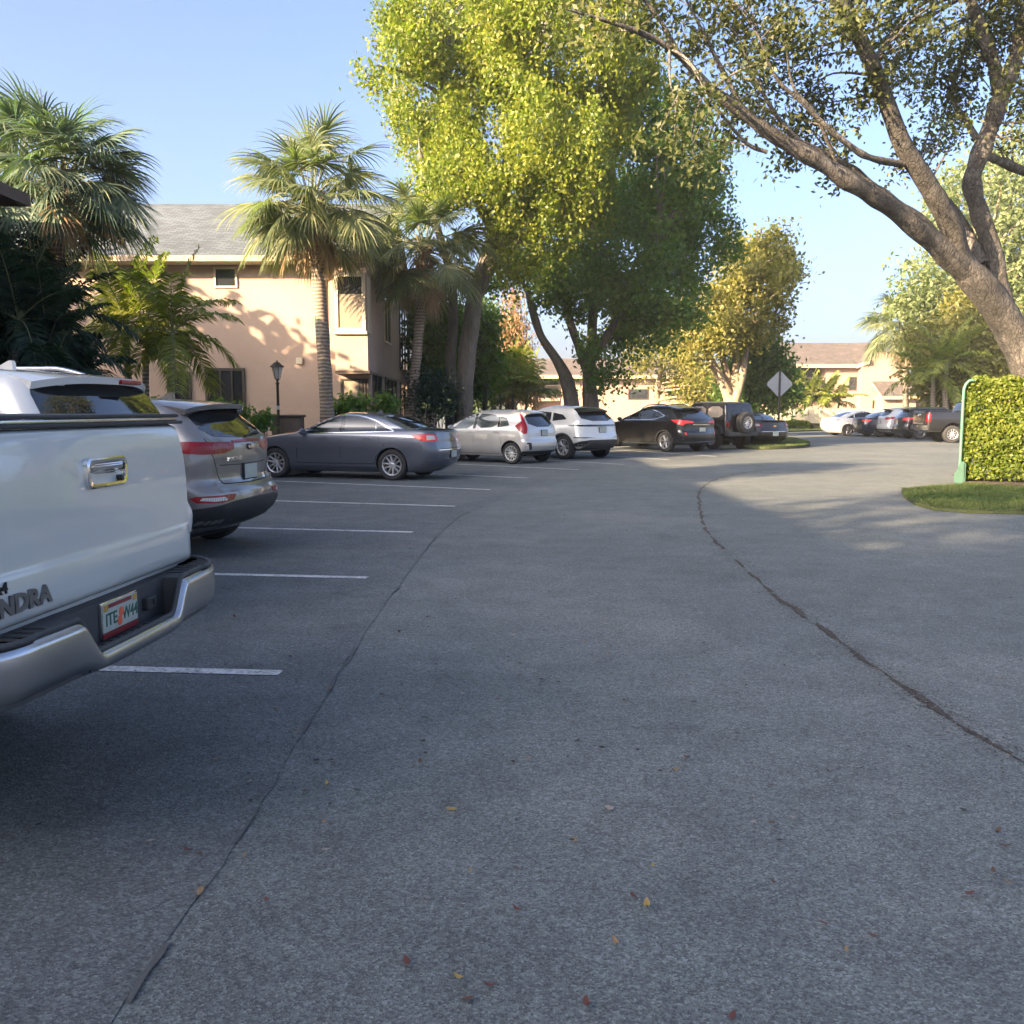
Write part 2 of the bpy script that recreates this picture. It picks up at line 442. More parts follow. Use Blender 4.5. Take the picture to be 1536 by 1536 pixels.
def wheel_meshes(r, w, rim, n, double, arm=.5, hubm='alloy'):
    """outer face at +y=0"""
    bm = bmesh.new()
    lathe(bm, [(rim, -.012), (rim+.012, .0), (rim+(r-rim)*.35, .008), (rim+(r-rim)*.7, .006), (r-.018, -.008), (r-.004, -.024), (r, -.05), (r, -w*.35), (r-.006, -w*.36), (r-.006, -w*.38), (r, -w*.39), (r, -w*.60), (r-.006, -w*.61), (r-.006, -w*.63), (r, -w*.64), (r, -w+.05), (r-.02, -w+.01), (rim, -w)], 48, 'y', caps=False)
    tyre = bpy.data.meshes.new('tyre'); bm.to_mesh(tyre); bm.free()
    for p in tyre.polygons: p.use_smooth = True
    tyre.set_sharp_from_angle(angle=R(35)); tyre.materials.append(M['rubber'])
    bm = bmesh.new(); lathe(bm, [(0, -.10), (rim*.55, -.10), (rim*.56, -.085), (rim*.86, -.085), (rim*.86, -.12), (rim*.97, -.13), (rim*.97, -w*.8)], 32, 'y', caps=True)
    drum = bpy.data.meshes.new('wheel'); bm.to_mesh(drum); bm.free(); drum.materials.append(M['disc'])
    bm = bmesh.new()
    lathe(bm, [(rim*.90, -.04), (rim*.91, -.012), (rim*.96, -.004), (rim+.004, -.004), (rim+.004, -.03), (rim*.97, -.05), (rim*.95, -.12), (rim*.90, -.10), (rim*.90, -.04)], 48, 'y', caps=False)
    lathe(bm, [(0, -.018), (rim*.13, -.018), (rim*.15, -.026), (rim*.26, -.038), (rim*.28, -.07)], 24, 'y')
    for k in range(5):
        a = 2*math.pi*(k+.5)/5; lathe(bm, [(.009, -.05), (.009, -.022), (0, -.02)], 8, 'y', (math.cos(a)*rim*.2, 0, math.sin(a)*rim*.2))
    for k in range(n):
        for sgn in ((-1, 1) if double else (0,)):
            a0 = 2*math.pi*k/n
            def pt(rad, off, y): 
                return (math.cos(a0)*rad-math.sin(a0)*off, y, math.sin(a0)*rad+math.cos(a0)*off)
            sp = (math.pi/n)*arm
            w0, w1 = (rim*.085, rim*.06) if double else (rim*.13*min(1, 6/n), rim*.10*min(1.3, 7/n))
            o0, o1 = sgn*rim*.08, sgn*rim*.93*math.sin(sp)
            r0, r1 = rim*.18, rim*.93*(math.cos(sp) if sgn else 1)
            v = [bm.verts.new(pt(*q)) for q in ((r0, o0-w0, -.03), (r0, o0+w0, -.03), (r1, o1+w1, -.012), (r1, o1-w1, -.012), (r0, o0-w0*1.2, -.075), (r0, o0+w0*1.2, -.075), (r1, o1+w1*1.2, -.06), (r1, o1-w1*1.2, -.06))]
            fs = [bm.faces.new([v[i] for i in q]) for q in ((0,1,2,3), (0,4,5,1), (1,5,6,2), (2,6,7,3), (3,7,4,0), (4,7,6,5))]
            bmesh.ops.recalc_face_normals(bm, faces=fs)
            bmesh.ops.bevel(bm, geom=[e for e in fs[0].edges], offset=.006, segments=1, affect='EDGES')
    rimm = bpy.data.meshes.new('rim'); bm.to_mesh(rimm); bm.free(); rimm.materials.append(M[hubm])
    for p in rimm.polygons: p.use_smooth = True
    rimm.set_sharp_from_angle(angle=R(30))
    return drum, tyre, rimm
def add_wheels(car, xs, yo, meshes, r, parent_only=None):
    for x in xs:
        for sg in (1, -1):
            d, t, m = meshes
            wh = bpy.data.objects.new('wheel', d); COL.objects.link(wh); wh.parent = car.root
            wh.location = (x, sg*yo, r); wh.rotation_euler = (0, random.uniform(0, 6.2), 0) if sg > 0 else (0, random.uniform(0, 6.2), math.pi)
            for nm, me in (('tyre', t), ('rim', m)):
                o = bpy.data.objects.new(nm, me); COL.objects.link(o); o.parent = wh
def arch_lip(car, x, r, z, m, w=.05, off=.012):
    pts = [(x+(r+w)*math.cos(a), z+(r+w)*math.sin(a)) for a in np.linspace(-.25, math.pi+.25, 26)]
    pts += [(x+r*math.cos(a), z+r*math.sin(a)) for a in np.linspace(math.pi+.25, -.25, 26)]
    return car.both('arch_trim', pts, m, off=off, depth=.02, res=.08)

# ---- grey-blue sedan ------------------------------------------------------------------------------------------------
def sedan(name, label, paint, group, wheels, detail=True, plate_txt='', L_=4.86, trim='chrome', lamp='bright_red_lens'):
    k = L_/4.86
    sh = Shape([(.17,.35,4.55*k,.78),(.24,.22,4.72*k,.85),(.34,.10,4.82*k,.89),(.48,.02,4.86*k,.91),(.60,.0,4.85*k,.92),(.70,.01,4.80*k,.925),(.80,.03,4.70*k,.92),(.90,.04,4.45*k,.905),(.97,.05,4.05*k,.885),(1.01,.055,3.72*k,.865),
                (1.045,.09,3.55*k,.845),(1.07,.22,3.42*k,.825),(1.09,.55,3.33*k,.80),(1.16,.76,3.16*k,.775),(1.25,.98,2.96*k,.735),(1.33,1.20,2.77*k,.69),(1.38,1.38,2.63*k,.65),(1.41,1.54,2.54*k,.61),(1.435,1.74,2.45*k,.54),(1.452,1.95,2.36*k,.40),(1.463,2.12,2.27*k,.10)],
               rear=(.30,.36), front=(.62,.55), rbow=.07, fbow=.16, green=(.14,.16), zbelt=1.06)
    c = Car(name, label, 'car', sh, paint, group, wells=(1.06, 3.80*k), well_r=.365, well_hw=.93)
    g = M['glass']
    c.both('side_window', [(2.24*k,1.02),(3.22*k,1.005),(3.06*k,1.11),(2.78*k,1.25),(2.55*k,1.335),(2.38*k,1.362),(2.25*k,1.365)], g)
    c.both('side_window', [(1.48,1.035),(2.15*k,1.022),(2.17*k,1.365),(1.95,1.355),(1.72,1.315),(1.50,1.245)], g)
    c.both('quarter_window', [(1.10,1.055),(1.44,1.04),(1.455,1.23),(1.33,1.175)], g)
    c.both('door_pillar', [(2.155*k,1.022),(2.235*k,1.02),(2.245*k,1.366),(2.175*k,1.366)], M['gloss_black'], off=.003)
    top = [(1.02,1.05),(1.32,1.195),(1.5,1.275),(1.72,1.34),(1.95,1.382),(2.2*k,1.392),(2.4*k,1.386),(2.58*k,1.352),(2.8*k,1.268),(3.08*k,1.125),(3.28*k,.998)]
    c.both('window_trim', ribbon(top, .022), M[trim], off=.006, res=.1)
    c.both('window_trim', ribbon([(1.02,1.045),(2.2*k,1.012),(3.28*k,.995)], .016), M[trim], off=.006, res=.1)
    c.patch('rear_window', [(-.60,1.11),(.60,1.11),(.50,1.36),(.3,1.385),(-.3,1.385),(-.50,1.36)], 'B', g, res=.06)
    c.patch('windscreen', [(-.66,1.06),(.66,1.06),(.54,1.37),(-.54,1.37)], 'F', g, res=.06)
    c.lens('taillight', [(.60,.86),(.66,.985),(.92,.99),(1.16,.985),(1.24,.965),(1.10,.87),(.95,.835),(.7,.84)], M[lamp], off=.006, smooth_n=1)
    if detail:
        c.lens('lamp_insert', [(.70,.88),(.72,.96),(.90,.965),(.92,.87)], M['clear_lens'], off=.009, depth=0)
        for q in ([(2.22*k,1.02),(2.20*k,.7),(2.22*k,.36)], [(1.46,1.04),(1.36,.9),(1.22,.76),(1.30,.62),(1.42,.5),(1.46,.36)], [(3.30*k,1.0),(3.24*k,.8),(3.26*k,.36)], [(1.46,.36),(2.22*k,.35),(3.26*k,.36)]): c.seam(q, w=.014)
        for x in (1.62, 2.62*k): c.handle(x, .905, paint)
        c.both('door_strip', ribbon([(1.55,.66),(3.18*k,.635)], .022), paint, off=.012, res=.1)
        c.both('sill_trim', ribbon([(1.47,.30),(3.36*k,.30)], .035), paint, off=.02, res=.1)
        c.patch('boot_gap', ribbon([(-.66,.99),(-.60,.8),(-.54,.68),(.54,.68),(.60,.8),(.66,.99)], .010), 'B', M['seam'], off=.0015, depth=.004)
        c.patch('bumper_trim', ribbon([(-.62,.655),(.62,.655)], .014), 'B', M['chrome'], off=.008, res=.08)
        c.patch('rear_badge', [(-.09,.885),(-.03,.885),(-.03,.905),(.03,.905),(.03,.885),(.09,.885),(.09,.86),(.03,.86),(.03,.84),(-.03,.84),(-.03,.86),(-.09,.86)], 'B', M['sticker'], off=.008, res=.05)
        c.lens('reflector', ribbon([(.62,.455),(.95,.462)], .02), M['satin_chrome'], off=.006)
        c.plate(.56, txt=plate_txt)
        c.mirrors(3.08*k, 1.03, paint, .86)
        c.fin(1.75)
    c.patch('headlight', [(.45,.66),(.85,.70),(.86,.80),(.55,.76)], 'F', M['clear_lens'], off=.006)
    c.patch('headlight', [(-.45,.66),(-.85,.70),(-.86,.80),(-.55,.76)], 'F', M['clear_lens'], off=.006)
    add_wheels(c, (1.06, 3.80*k), .905, wheels, .335)
    return c
# ---- crossover / hatchback family -------------------------------------------------------------------------------------
def crossover(name, label, sh, paint, group, axles, r, wheels, yo, side, pillars, rear_win, front_win, lamps, lamp_m='red_lens', glass='glass', plate_z=.8, plate_txt='', clad=None, clad_h=None,
              spoiler=None, rails=None, seams=(), handles=(), trim=None, mirror=None, wiper=None, well=.04, name_cat='car', arch=None, headl=None, whw=None):
    c = Car(name, label, name_cat, sh, paint, group, wells=axles, well_r=r+well, well_hw=whw or yo+.03)
    for i, q in enumerate(side): c.both('side_window', q, M[glass], smooth_n=1 if len(q) > 4 else 0)
    for q in pillars: c.both('door_pillar', q, M['gloss_black'], off=.003)
    c.patch('rear_window', rear_win, 'B', M['glass'], res=.06, smooth_n=1)
    c.patch('windscreen', front_win, 'F', M['glass'], res=.06)
    for q in lamps: c.lens('taillight', q, M[lamp_m], off=.007)
    if clad:
        c.patch('bumper_cladding', clad, 'W', M['black_plastic'], off=.010, depth=.02, res=.09)
    if clad_h:
        x0, x1 = axles[0]+r+well, axles[1]-r-well
        c.both('sill_cladding', [(x0+.01, .20), (x1-.01, .20), (x1-.01, clad_h), (x0+.01, clad_h)], M['black_plastic'], off=.012, res=.12)
    if arch:
        for x in axles: arch_lip(c, x, r+well+.004, r-.02, M[arch[0]], arch[1])
    if spoiler: c.spoiler(*spoiler)
    if rails: c.rails(*rails)
    for q in seams: c.seam(q)
    for x, z in handles: c.handle(x, z, paint)
    if trim:
        for q, w in trim[0]: c.both('window_trim', ribbon(q, w), M[trim[1]], off=.006, res=.1)
    if mirror: c.mirrors(mirror[0], mirror[1], paint, mirror[2])
    if wiper: 
        a = Acc(); h = [c.hit((0, y, z), (1,0,0))[0]+Vector((-.02,0,0)) for y, z in wiper]; a.tube([(*p, .010) for p in h], 6); a.build('rear_wiper', M['black_plastic'], c.root)
    if plate_z: c.plate(plate_z, txt=plate_txt)
    for sg in (1, -1):
        c.patch('headlight', [(sg*a, b) for a, b in (headl or [(.42,.78),(.80,.84),(.78,.92),(.46,.86)])], 'F', M['clear_lens'], off=.006)
    add_wheels(c, axles, yo, wheels, r)
    return c
# ------------------------------------------------------------------ wheels of each kind
W_sedan = wheel_meshes(.335, .225, .225, 5, True, .42)
W_sedan10 = wheel_meshes(.33, .22, .225, 10, False, hubm='alloy_grey')
W_fit = wheel_meshes(.30, .19, .205, 6, True, .5)
W_evo = wheel_meshes(.37, .235, .245, 6, True, .62)
W_lex = wheel_meshes(.37, .235, .245, 6, False)
W_jeep = wheel_meshes(.405, .27, .23, 5, True, .4)
W_kia = wheel_meshes(.35, .225, .23, 5, True, .4, 'alloy_grey')
W_truck = wheel_meshes(.40, .28, .24, 5, True, .45)
PT = {'white': mat_paint('white_paint', (.50,.52,.505), 0, .3, .03), 'grey': mat_paint('warm_grey_metallic', (.20,.19,.185), .6, .36), 'blue': mat_paint('grey_blue_metallic', (.100,.113,.145), .6, .36),
      'silver': mat_paint('silver_metallic', (.50,.49,.48), .55, .36), 'pale': mat_paint('pale_silver_paint', (.58,.58,.57), .35, .34), 'black': mat_paint('black_paint', (.006,.006,.007), 0, .3),
      'char': mat_paint('dark_brown_grey_paint', (.011,.010,.0105), .2, .36), 'plum': mat_paint('near_black_plum_paint', (.012,.009,.012), .3, .34), 'navy': mat_paint('dark_blue_paint', (.012,.017,.032), .4, .34),
      'bright': mat_paint('bright_white_paint', (.72,.70,.66), 0, .3, .03)}

# ---- pickup -----------------------------------------------------------------------------------------------------------
def pickup(name, label, paint, group=None, near=True, bumper_m='satin_chrome'):
    sh = Shape([(.50,.20,5.35,.86),(.56,.06,5.6,.95),(.64,.012,5.75,.985),(.80,.012,5.8,1.0),(.95,.012,5.78,1.005),(1.06,.012,5.66,1.005),(1.16,.014,5.2,.995),(1.24,.02,4.6,.985),(1.30,.03,4.05,.975),(1.36,.045,3.9,.965),(1.40,.055,3.85,.955),
                (1.412,1.72,3.84,.94),(1.46,1.735,3.72,.90),(1.56,1.76,3.5,.86),(1.68,1.80,3.25,.815),(1.78,1.86,3.05,.77),(1.85,1.95,2.95,.71),(1.90,2.15,2.85,.55),(1.925,2.35,2.75,.30),(1.93,2.5,2.65,.06)],
               rear=(.17,.17), front=(.4,.4), rbow=.03, fbow=.16, green=(.10,.14), zbelt=1.46, barrel=.005, gbow=.03)
    c = Car(name, label, 'pickup truck', sh, paint, group, wells=(1.22, 4.87), well_r=.47, well_hw=1.0)
    g = M['glass']
    c.both('side_window', [(2.72,1.385),(3.78,1.385),(3.62,1.5),(3.3,1.70),(3.1,1.79),(2.74,1.81)], g)
    c.both('side_window', [(1.92,1.385),(2.64,1.385),(2.66,1.81),(2.05,1.80),(1.96,1.72)], g)
    c.patch('rear_window', [(-.68,1.44),(.68,1.44),(.62,1.78),(-.62,1.78)], 'B', g, res=.1)
    c.patch('windscreen', [(-.78,1.44),(.78,1.44),(.66,1.82),(-.66,1.82)], 'F', g, res=.1)
    c.patch('grille', [(-.55,.78),(.55,.78),(.6,1.08),(-.6,1.08)], 'F', M['chrome'], off=.01, res=.1)
    for sg in (1,-1): c.patch('headlight', [(sg*.62,.85),(sg*.93,.9),(sg*.93,1.1),(sg*.64,1.08)], 'F', M['clear_lens'], off=.008)
    c.lens('taillight', [(.875,.98),(.93,.97),(1.12,.98),(1.10,1.34),(.93,1.37),(.868,1.36)], M['red_lens'], off=.006)
    for q in ([(1.80,1.40),(1.80,.62)], [(2.68,1.38),(2.68,.62)], [(3.80,1.38),(3.72,.9),(3.75,.62)], [(1.70,1.41),(1.70,.62)]): c.seam(q)
    for x in (2.02, 2.9): c.handle(x, 1.20, M['chrome'] if near else paint)
    c.mirrors(3.72, 1.46, M['chrome'] if near else paint, .93)
    # tailgate: a shaped panel leaning in towards its top, the lowest band kicked out
    ny, nz = 44, 30; V = []; Fs = []
    hwf = lambda z: .835-.02*max(0, z-1.25)/.18
    px_ = pchip([.80,.815,.84,.90,.975,.985,1.02,1.2,1.33,1.40,1.425,1.435], [.05,.0,-.016,-.016,-.009,-.003,-.001,.004,.016,.030,.040,.07])
    zz = [.80,.806,.815,.825,.84,.87,.90,.93,.96,.972,.98,.988,.996,1.01,1.04,1.08,1.13,1.18,1.23,1.28,1.33,1.37,1.40,1.415,1.425,1.432,1.436]
    ys = list(np.linspace(-1, 1, ny+1))
    for z in zz:
        for t in ys:
            e = max(0, (abs(t)-.965)/.035); kq = min(1, max(0, (.985-abs(t))/.10)); xk = px_(z) if z > .99 or z < .81 else px_(z)*kq-.001*(1-kq); V.append((xk+.045*e**2.2-.004*(1-t*t), t*hwf(z), z))
    for i in range(len(zz)-1):
        for j in range(ny): a = i*(ny+1)+j; Fs.append((a, a+1, a+ny+2, a+ny+1))
    bm = bmesh.new(); vs = [bm.verts.new(v) for v in V]
    for f in Fs: bm.faces.new([vs[i] for i in f])
    bmesh.ops.recalc_face_normals(bm, faces=bm.faces)
    if bm.faces[len(bm.faces)//2].normal.x > 0: bmesh.ops.reverse_faces(bm, faces=bm.faces)
    tg = from_bm('tailgate', bm, paint, c.root, 45)
    # handle: chrome bezel with a recessed pull
    def rr(w, h, r=.03, n=5):
        q = []
        for cx, cy, a0 in ((w/2-r, h/2-r, 0), (-w/2+r, h/2-r, 90), (-w/2+r, -h/2+r, 180), (w/2-r, -h/2+r, 270)):
            for k in range(n+1): a = R(a0+90*k/n); q.append((cx+r*math.cos(a), cy+r*math.sin(a)))
        return q
    bm = bmesh.new(); hz = 1.265; x0 = px_(hz)-.004
    loops = []
    for (w_, h_, x_) in ((.30,.115,x0+.004), (.298,.113,x0-.014), (.286,.101,x0-.020), (.262,.078,x0-.018), (.252,.068,x0+.020), (.10,.02,x0+.026)):
        loops.append([bm.verts.new((x_, p[0], hz+p[1])) for p in rr(w_, h_, min(.026, h_*.45))])
    for a, b in zip(loops, loops[1:]):
        for k in range(len(a)): bm.faces.new((a[k], a[(k+1) % len(a)], b[(k+1) % len(a)], b[k]))
    bm.faces.new(loops[-1]); bmesh.ops.recalc_face_normals(bm, faces=bm.faces)
    hd = from_bm('handle', bm, M['chrome'], tg, 40); hd.location.y = -.06
    bm = bmesh.new(); prism(bm, [(x0-.020,hz+.030),(x0-.016,hz+.036),(x0+.018,hz+.036),(x0+.018,hz-.004),(x0-.006,hz-.006),(x0-.017,hz+.004)], 'y', -.115, .115, bev=.006); from_bm('pull', bm, M['chrome'], hd, 40)
    bm = bmesh.new(); lathe(bm, [(0,x0-.024),(.011,x0-.024),(.012,x0-.017),(.012,x0+.01)], 16, 'x', (0,-.095,hz-.028)); from_bm('lock', bm, M['black_plastic'], hd, 40)
    # bed cover
    bm = bmesh.new(); box(bm, (.035,-.86,1.437), (1.70,.86,1.452), .006); cov = from_bm('bed_cover', bm, M['black_plastic'], c.root, 40)
    bm = bmesh.new(); box(bm, (.05,-.83,1.452), (.085,.83,1.466), .004); from_bm('cover_rail', bm, M['satin_chrome'], cov, 40)
    bm = bmesh.new(); box(bm, (.045,-.84,1.467), (1.69,.84,1.483), .006); from_bm('cover_panel', bm, M['black_plastic'], cov, 40)
    # bumper: chrome face stepping down at the plate, black step pad and recess
    path = []
    for t in np.linspace(0, 1, 46): path.append((-.145+.022*t**2, t*.67))
    for a in np.linspace(0, math.pi/2, 14)[1:]: path.append((-.123+.30*(1-math.cos(a)), .67+.30*math.sin(a)))
    path += [(.24,.969),(.32,.968)]
    full = [(x, -y) for x, y in path[::-1]]+path[1:]
    sst = lambda a, b, x: (lambda t: t*t*(3-2*t))(min(1, max(0, (x-a)/(b-a))))
    zt = lambda y: .658+.137*sst(.295, .425, abs(y)); zb = lambda y: .583+.012*sst(.2,.5,abs(y))+.045*sst(.75,1.0,abs(y))
    V = []; n = 12
    for i, (x, y) in enumerate(full):
        a = Vector(full[max(i-1,0)]); b = Vector(full[min(i+1,len(full)-1)]); t = (b-a).normalized(); nx, nyv = -t.y, t.x
        if nx*(-1)+nyv*(1 if y > 0 else -1)*.01 < 0 and abs(y) < .67: nx, nyv = -nx, -nyv
        if nyv*y < 0: nx, nyv = -nx, -nyv
        for j in range(n+1):
            s_ = j/n; z = zt(y)+(zb(y)-zt(y))*s_; o = .020*math.sin(math.pi*min(1, .12+.95*s_))**.6-(.07*max(0, s_-.75)**1.2*2.2); 
            if j == 0: o -= .03
            V.append((x+nx*o, y+nyv*o, z-(.012 if j == 1 else 0)*0))
    Fs = [(i*(n+1)+j, i*(n+1)+j+1, (i+1)*(n+1)+j+1, (i+1)*(n+1)+j) for i in range(len(full)-1) for j in range(n)]
    bm = bmesh.new(); vs = [bm.verts.new(v) for v in V]
    for f in Fs: bm.faces.new([vs[i] for i in f])
    bmesh.ops.recalc_face_normals(bm, faces=bm.faces)
    bp = from_bm('rear_bumper', bm, M[bumper_m], c.root, 60)
    a = Acc(); a.tube([(x*1.0-(-.012 if abs(y) < .67 else .0), y*.995, zt(y)+.004, .011) for x, y in full], 8); a.build('bumper_lip', M['grey_plastic'], bp)
    bm = bmesh.new()
    for sg in (1, -1):
        q = [(x+.012, y) for x, y in path if y > .40 and x < .15]; q = [(.02, .40)]+q+[(.02, .95)]
        q = [(x, sg*y) for x, y in q]
        prism(bm, q, 'z', .60, .795, bev=.004)
    prism(bm, [(-.05,-.41),(-.05,.41),(.02,.41),(.02,-.41)], 'z', .60, .795)
    prism(bm, [(-.135,-.36),(-.135,.36),(-.04,.34),(-.04,-.34)], 'z', .60, .648)
    for sg in (1,-1):
        for k in range(9):
            y = .52+.055*k; box(bm, (-.105+.025*max(0,k-4),min(sg*y,sg*(y+.02)),.7955), (-.01,max(sg*y,sg*(y+.02)),.800))
    for k in range(9): box(bm, (-.128,-.24+.055*k,.6485), (-.07,-.22+.055*k,.654))
    from_bm('step_pad', bm, M['grey_plastic'], bp, 40)
    bm = bmesh.new(); box(bm, (-0.0750,-.285,.695), (-0.0470,-.205,.745), .006); box(bm, (-0.0830,-.262,.712), (-0.0740,-.250,.735), .002); from_bm('trailer_socket', bm, M['black_plastic'], bp)
    bm = bmesh.new(); box(bm, (-0.0620,-.140,.660), (-0.0505,.140,.793), .003); fr = from_bm('licence_plate', bm, M['chrome'], c.root, 40)
    if near:
        bm = bmesh.new(); box(bm, (-0.0655,-.134,.681), (-0.0625,.134,.787), .001); from_bm('plate_face', bm, M['plate'], fr)
        bm = bmesh.new(); box(bm, (-0.0655,-.136,.657), (-0.0625,.136,.6795), .001); box(bm, (-0.0670,-.085,.768), (-0.0662,.095,.783)); from_bm('plate_border', bm, M['plate_red'], fr)
        bm = bmesh.new(); box(bm, (-0.0675,.098,.760), (-0.0662,.128,.785), .001); from_bm('plate_sticker', bm, M['sticker'], fr)
        bm = bmesh.new(); box(bm, (-0.0675,-.128,.760), (-0.0662,-.098,.785), .001); from_bm('plate_sticker', bm, M['sticker'], fr)
        c.text('ITE', (-0.0665,.074,.724), .066, M['plate_green'], fr, 'plate_lettering', .0006, .001); c.text('W44', (-0.0665,-.072,.724), .066, M['plate_green'], fr, 'plate_lettering', .0006, .001, .9)
        bm = bmesh.new()
        for cy, cz in ((-.002,.738),(.012,.706)): lathe(bm, [(.019,-.0670),(.018,-.0678),(0,-.0682)], 16, 'x', (0,cy,cz))
        from_bm('plate_emblem', bm, M['orange'], fr)
        c.text('TUNDRA', (px_(.885)-.006,    .60,.885), .082, M['alloy_grey'], tg, 'model_lettering', .004, .0035, 1.25)
        c.text('4x4', (px_(.945)-.004,.66,.945), .05, M['alloy_dark'], tg, 'model_lettering', .003, .001, 1.1)
    add_wheels(c, (1.22, 4.87), .97, W_truck, .40)
    return c
tr = pickup('pickup_truck', 'white pickup truck with a black bed cover, chrome tailgate handle and chrome step bumper', PT['white'])
tr.root.location = (-1.556, 3.50, 0); tr.root.rotation_euler = (0, 0, math.pi-R(4))

# ---- white SUV behind the pickup ---------------------------------------------------------------------------------------
GRP = 'cars parked nose-in along the angled bays'
kz = 1.05
sh = Shape([(z*kz, a, b, h) for z, a, b, h in [(.24,.30,4.55,.80),(.36,.10,4.75,.90),(.5,.01,4.83,.945),(.62,0,4.85,.955),(.74,.05,4.82,.96),(.95,.10,4.70,.96),(1.06,.115,4.2,.955),(1.12,.13,3.75,.94),(1.17,.15,3.6,.925),(1.3,.22,3.3,.885),(1.45,.31,2.98,.845),(1.57,.39,2.72,.80),(1.63,.45,2.55,.76),(1.67,.55,2.42,.68),(1.70,.85,2.3,.55),(1.72,1.3,2.2,.32),(1.728,1.8,2.0,.06)]], zbelt=1.16, green=(.10,.12), gbow=.05)
q5 = lambda pts: [(x, z*kz) for x, z in pts]
suv = crossover('parked_car', 'white sport utility vehicle with roof rails, mostly hidden behind the white pickup', sh, PT['bright'], GRP, (1.05,3.84), .37, W_kia, .93,
    [q5([(1.95,1.14),(2.72,1.13),(2.74,1.60),(2.1,1.60)]), q5([(2.84,1.13),(3.55,1.12),(3.2,1.38),(2.95,1.55),(2.84,1.59)]), q5([(1.0,1.20),(1.85,1.15),(1.98,1.60),(1.35,1.58),(1.12,1.50)])],
    [q5([(2.73,1.13),(2.83,1.13),(2.83,1.60),(2.75,1.60)])], q5([(-.82,1.20),(.82,1.20),(.73,1.63),(.5,1.65),(-.5,1.65),(-.73,1.63)]), q5([(-.72,1.16),(.72,1.16),(.6,1.62),(-.6,1.62)]),
    [[(.62,1.02),(.62,1.16),(.95,1.18),(1.22,1.16),(1.15,1.06),(.9,1.01)]], plate_z=.90, clad=[(-1.2,.33),(1.2,.33),(1.2,.52),(-1.2,.52)], clad_h=.36, spoiler=(.30,.66,1.735,1.79,.73,PT['bright'],.05,.10), rails=(.85,2.6,1.7,.60,M['satin_chrome']),
    seams=([(2.8,1.17),(2.78,.4)], [(1.9,1.19),(1.85,.9),(1.6,.6),(1.55,.4)]), handles=((1.98,1.03),(2.95,1.03)), trim=([(q5([(.92,1.19),(1.85,1.13),(3.6,1.105)]), .022)], 'chrome'), mirror=(3.35,1.2,.95))
bm = bmesh.new(); box(bm, (.285,-.42,1.690), (.33,-.14,1.722), .006); from_bm('brake_light', bm, M['red_lens'], suv.root, 40)
suv.fin(1.1)
suv.root.location = (-2.62, 6.80, 0); suv.root.rotation_euler = (0, 0, math.pi-R(7))

# ---- grey crossover -----------------------------------------------------------------------------------------------------
sh = Shape([(.22,.42,4.2,.80),(.32,.16,4.36,.875),(.42,.05,4.44,.91),(.54,0,4.48,.925),(.66,.012,4.47,.93),(.72,.05,4.46,.93),(.75,.085,4.45,.928),(.82,.11,4.42,.925),(.95,.105,4.25,.925),(1.03,.10,3.9,.915),(1.09,.10,3.55,.905),(1.15,.11,3.42,.885),(1.19,.135,3.34,.865),
            (1.25,.18,3.22,.835),(1.35,.29,3.02,.785),(1.45,.40,2.82,.73),(1.52,.48,2.66,.68),(1.57,.56,2.54,.61),(1.60,.70,2.45,.53),(1.625,1.05,2.35,.40),(1.64,1.5,2.25,.20),(1.645,1.8,2.0,.05)], rear=(.30,.36), rbow=.07, zbelt=1.16, green=(.2,.2), barrel=.03)
kia = crossover('parked_car.001', 'grey crossover with a red light bar across its tailgate and a roof spoiler', sh, PT['grey'], GRP, (.92,3.59), .35, W_kia, .905,
    [[(1.42,1.17),(2.18,1.14),(2.2,1.52),(1.75,1.51)], [(2.28,1.14),(3.22,1.11),(2.85,1.38),(2.6,1.50),(2.28,1.525)], [(.98,1.30),(1.02,1.25),(1.32,1.19),(1.62,1.50),(1.35,1.45)]],
    [[(2.19,1.14),(2.27,1.14),(2.27,1.525),(2.2,1.525)]], [(-.70,1.245),(-.2,1.215),(.2,1.215),(.70,1.245),(.60,1.50),(-.60,1.50)], [(-.68,1.16),(.68,1.16),(.58,1.52),(-.58,1.52)],
    [[(.30,1.175),(.34,1.10),(.50,1.062),(.80,1.06),(1.05,1.085),(1.24,1.15),(1.26,1.19),(.9,1.19)], [(.46,.655),(.52,.595),(.72,.58),(.98,.59),(1.04,.635),(.98,.655)]], plate_z=.86, plate_txt='',
    clad=[(-1.55,.20),(1.55,.20),(1.42,.50),(.9,.54),(.45,.585),(.0,.60),(-.45,.585),(-.9,.54),(-1.42,.50)], clad_h=.36, spoiler=(.30,.78,1.565,1.62,.66,PT['grey'], .05, .14),
    seams=([(2.23,1.13),(2.22,.4)], [(1.40,1.18),(1.36,.9),(1.32,.62)]), handles=((1.55,1.0),(2.42,.98)), trim=([([(.96,1.33),(.97,1.27),(1.3,1.175),(3.3,1.095)], .022)], 'chrome'), mirror=(3.05,1.16,.90), wiper=[(.0,1.225),(-.2,1.25),(-.42,1.262)], arch=('black_plastic', .045))
kia.patch('light_bar', [(-.33,1.165),(.33,1.165),(.33,1.185),(0,1.195),(-.33,1.185)], 'B', M['red_lens'], off=.010)
for sg in (1, -1):
    kia.patch('lamp_insert', [(sg*a, b) for a, b in ((.62,.60),(.66,.635),(.92,.64),(.95,.615),(.8,.598))], 'W', M['clear_lens'], off=.010, depth=0)
    kia.patch('tailgate_gap', ribbon([(sg*.74,1.22),(sg*.68,1.05),(sg*.60,.85),(sg*.53,.755)], .009), 'B', M['seam'], off=.0015, depth=.004)
kia.patch('tailgate_gap', ribbon([(-.53,.755),(0,.745),(.53,.755)], .009), 'B', M['seam'], off=.0015, depth=.004)
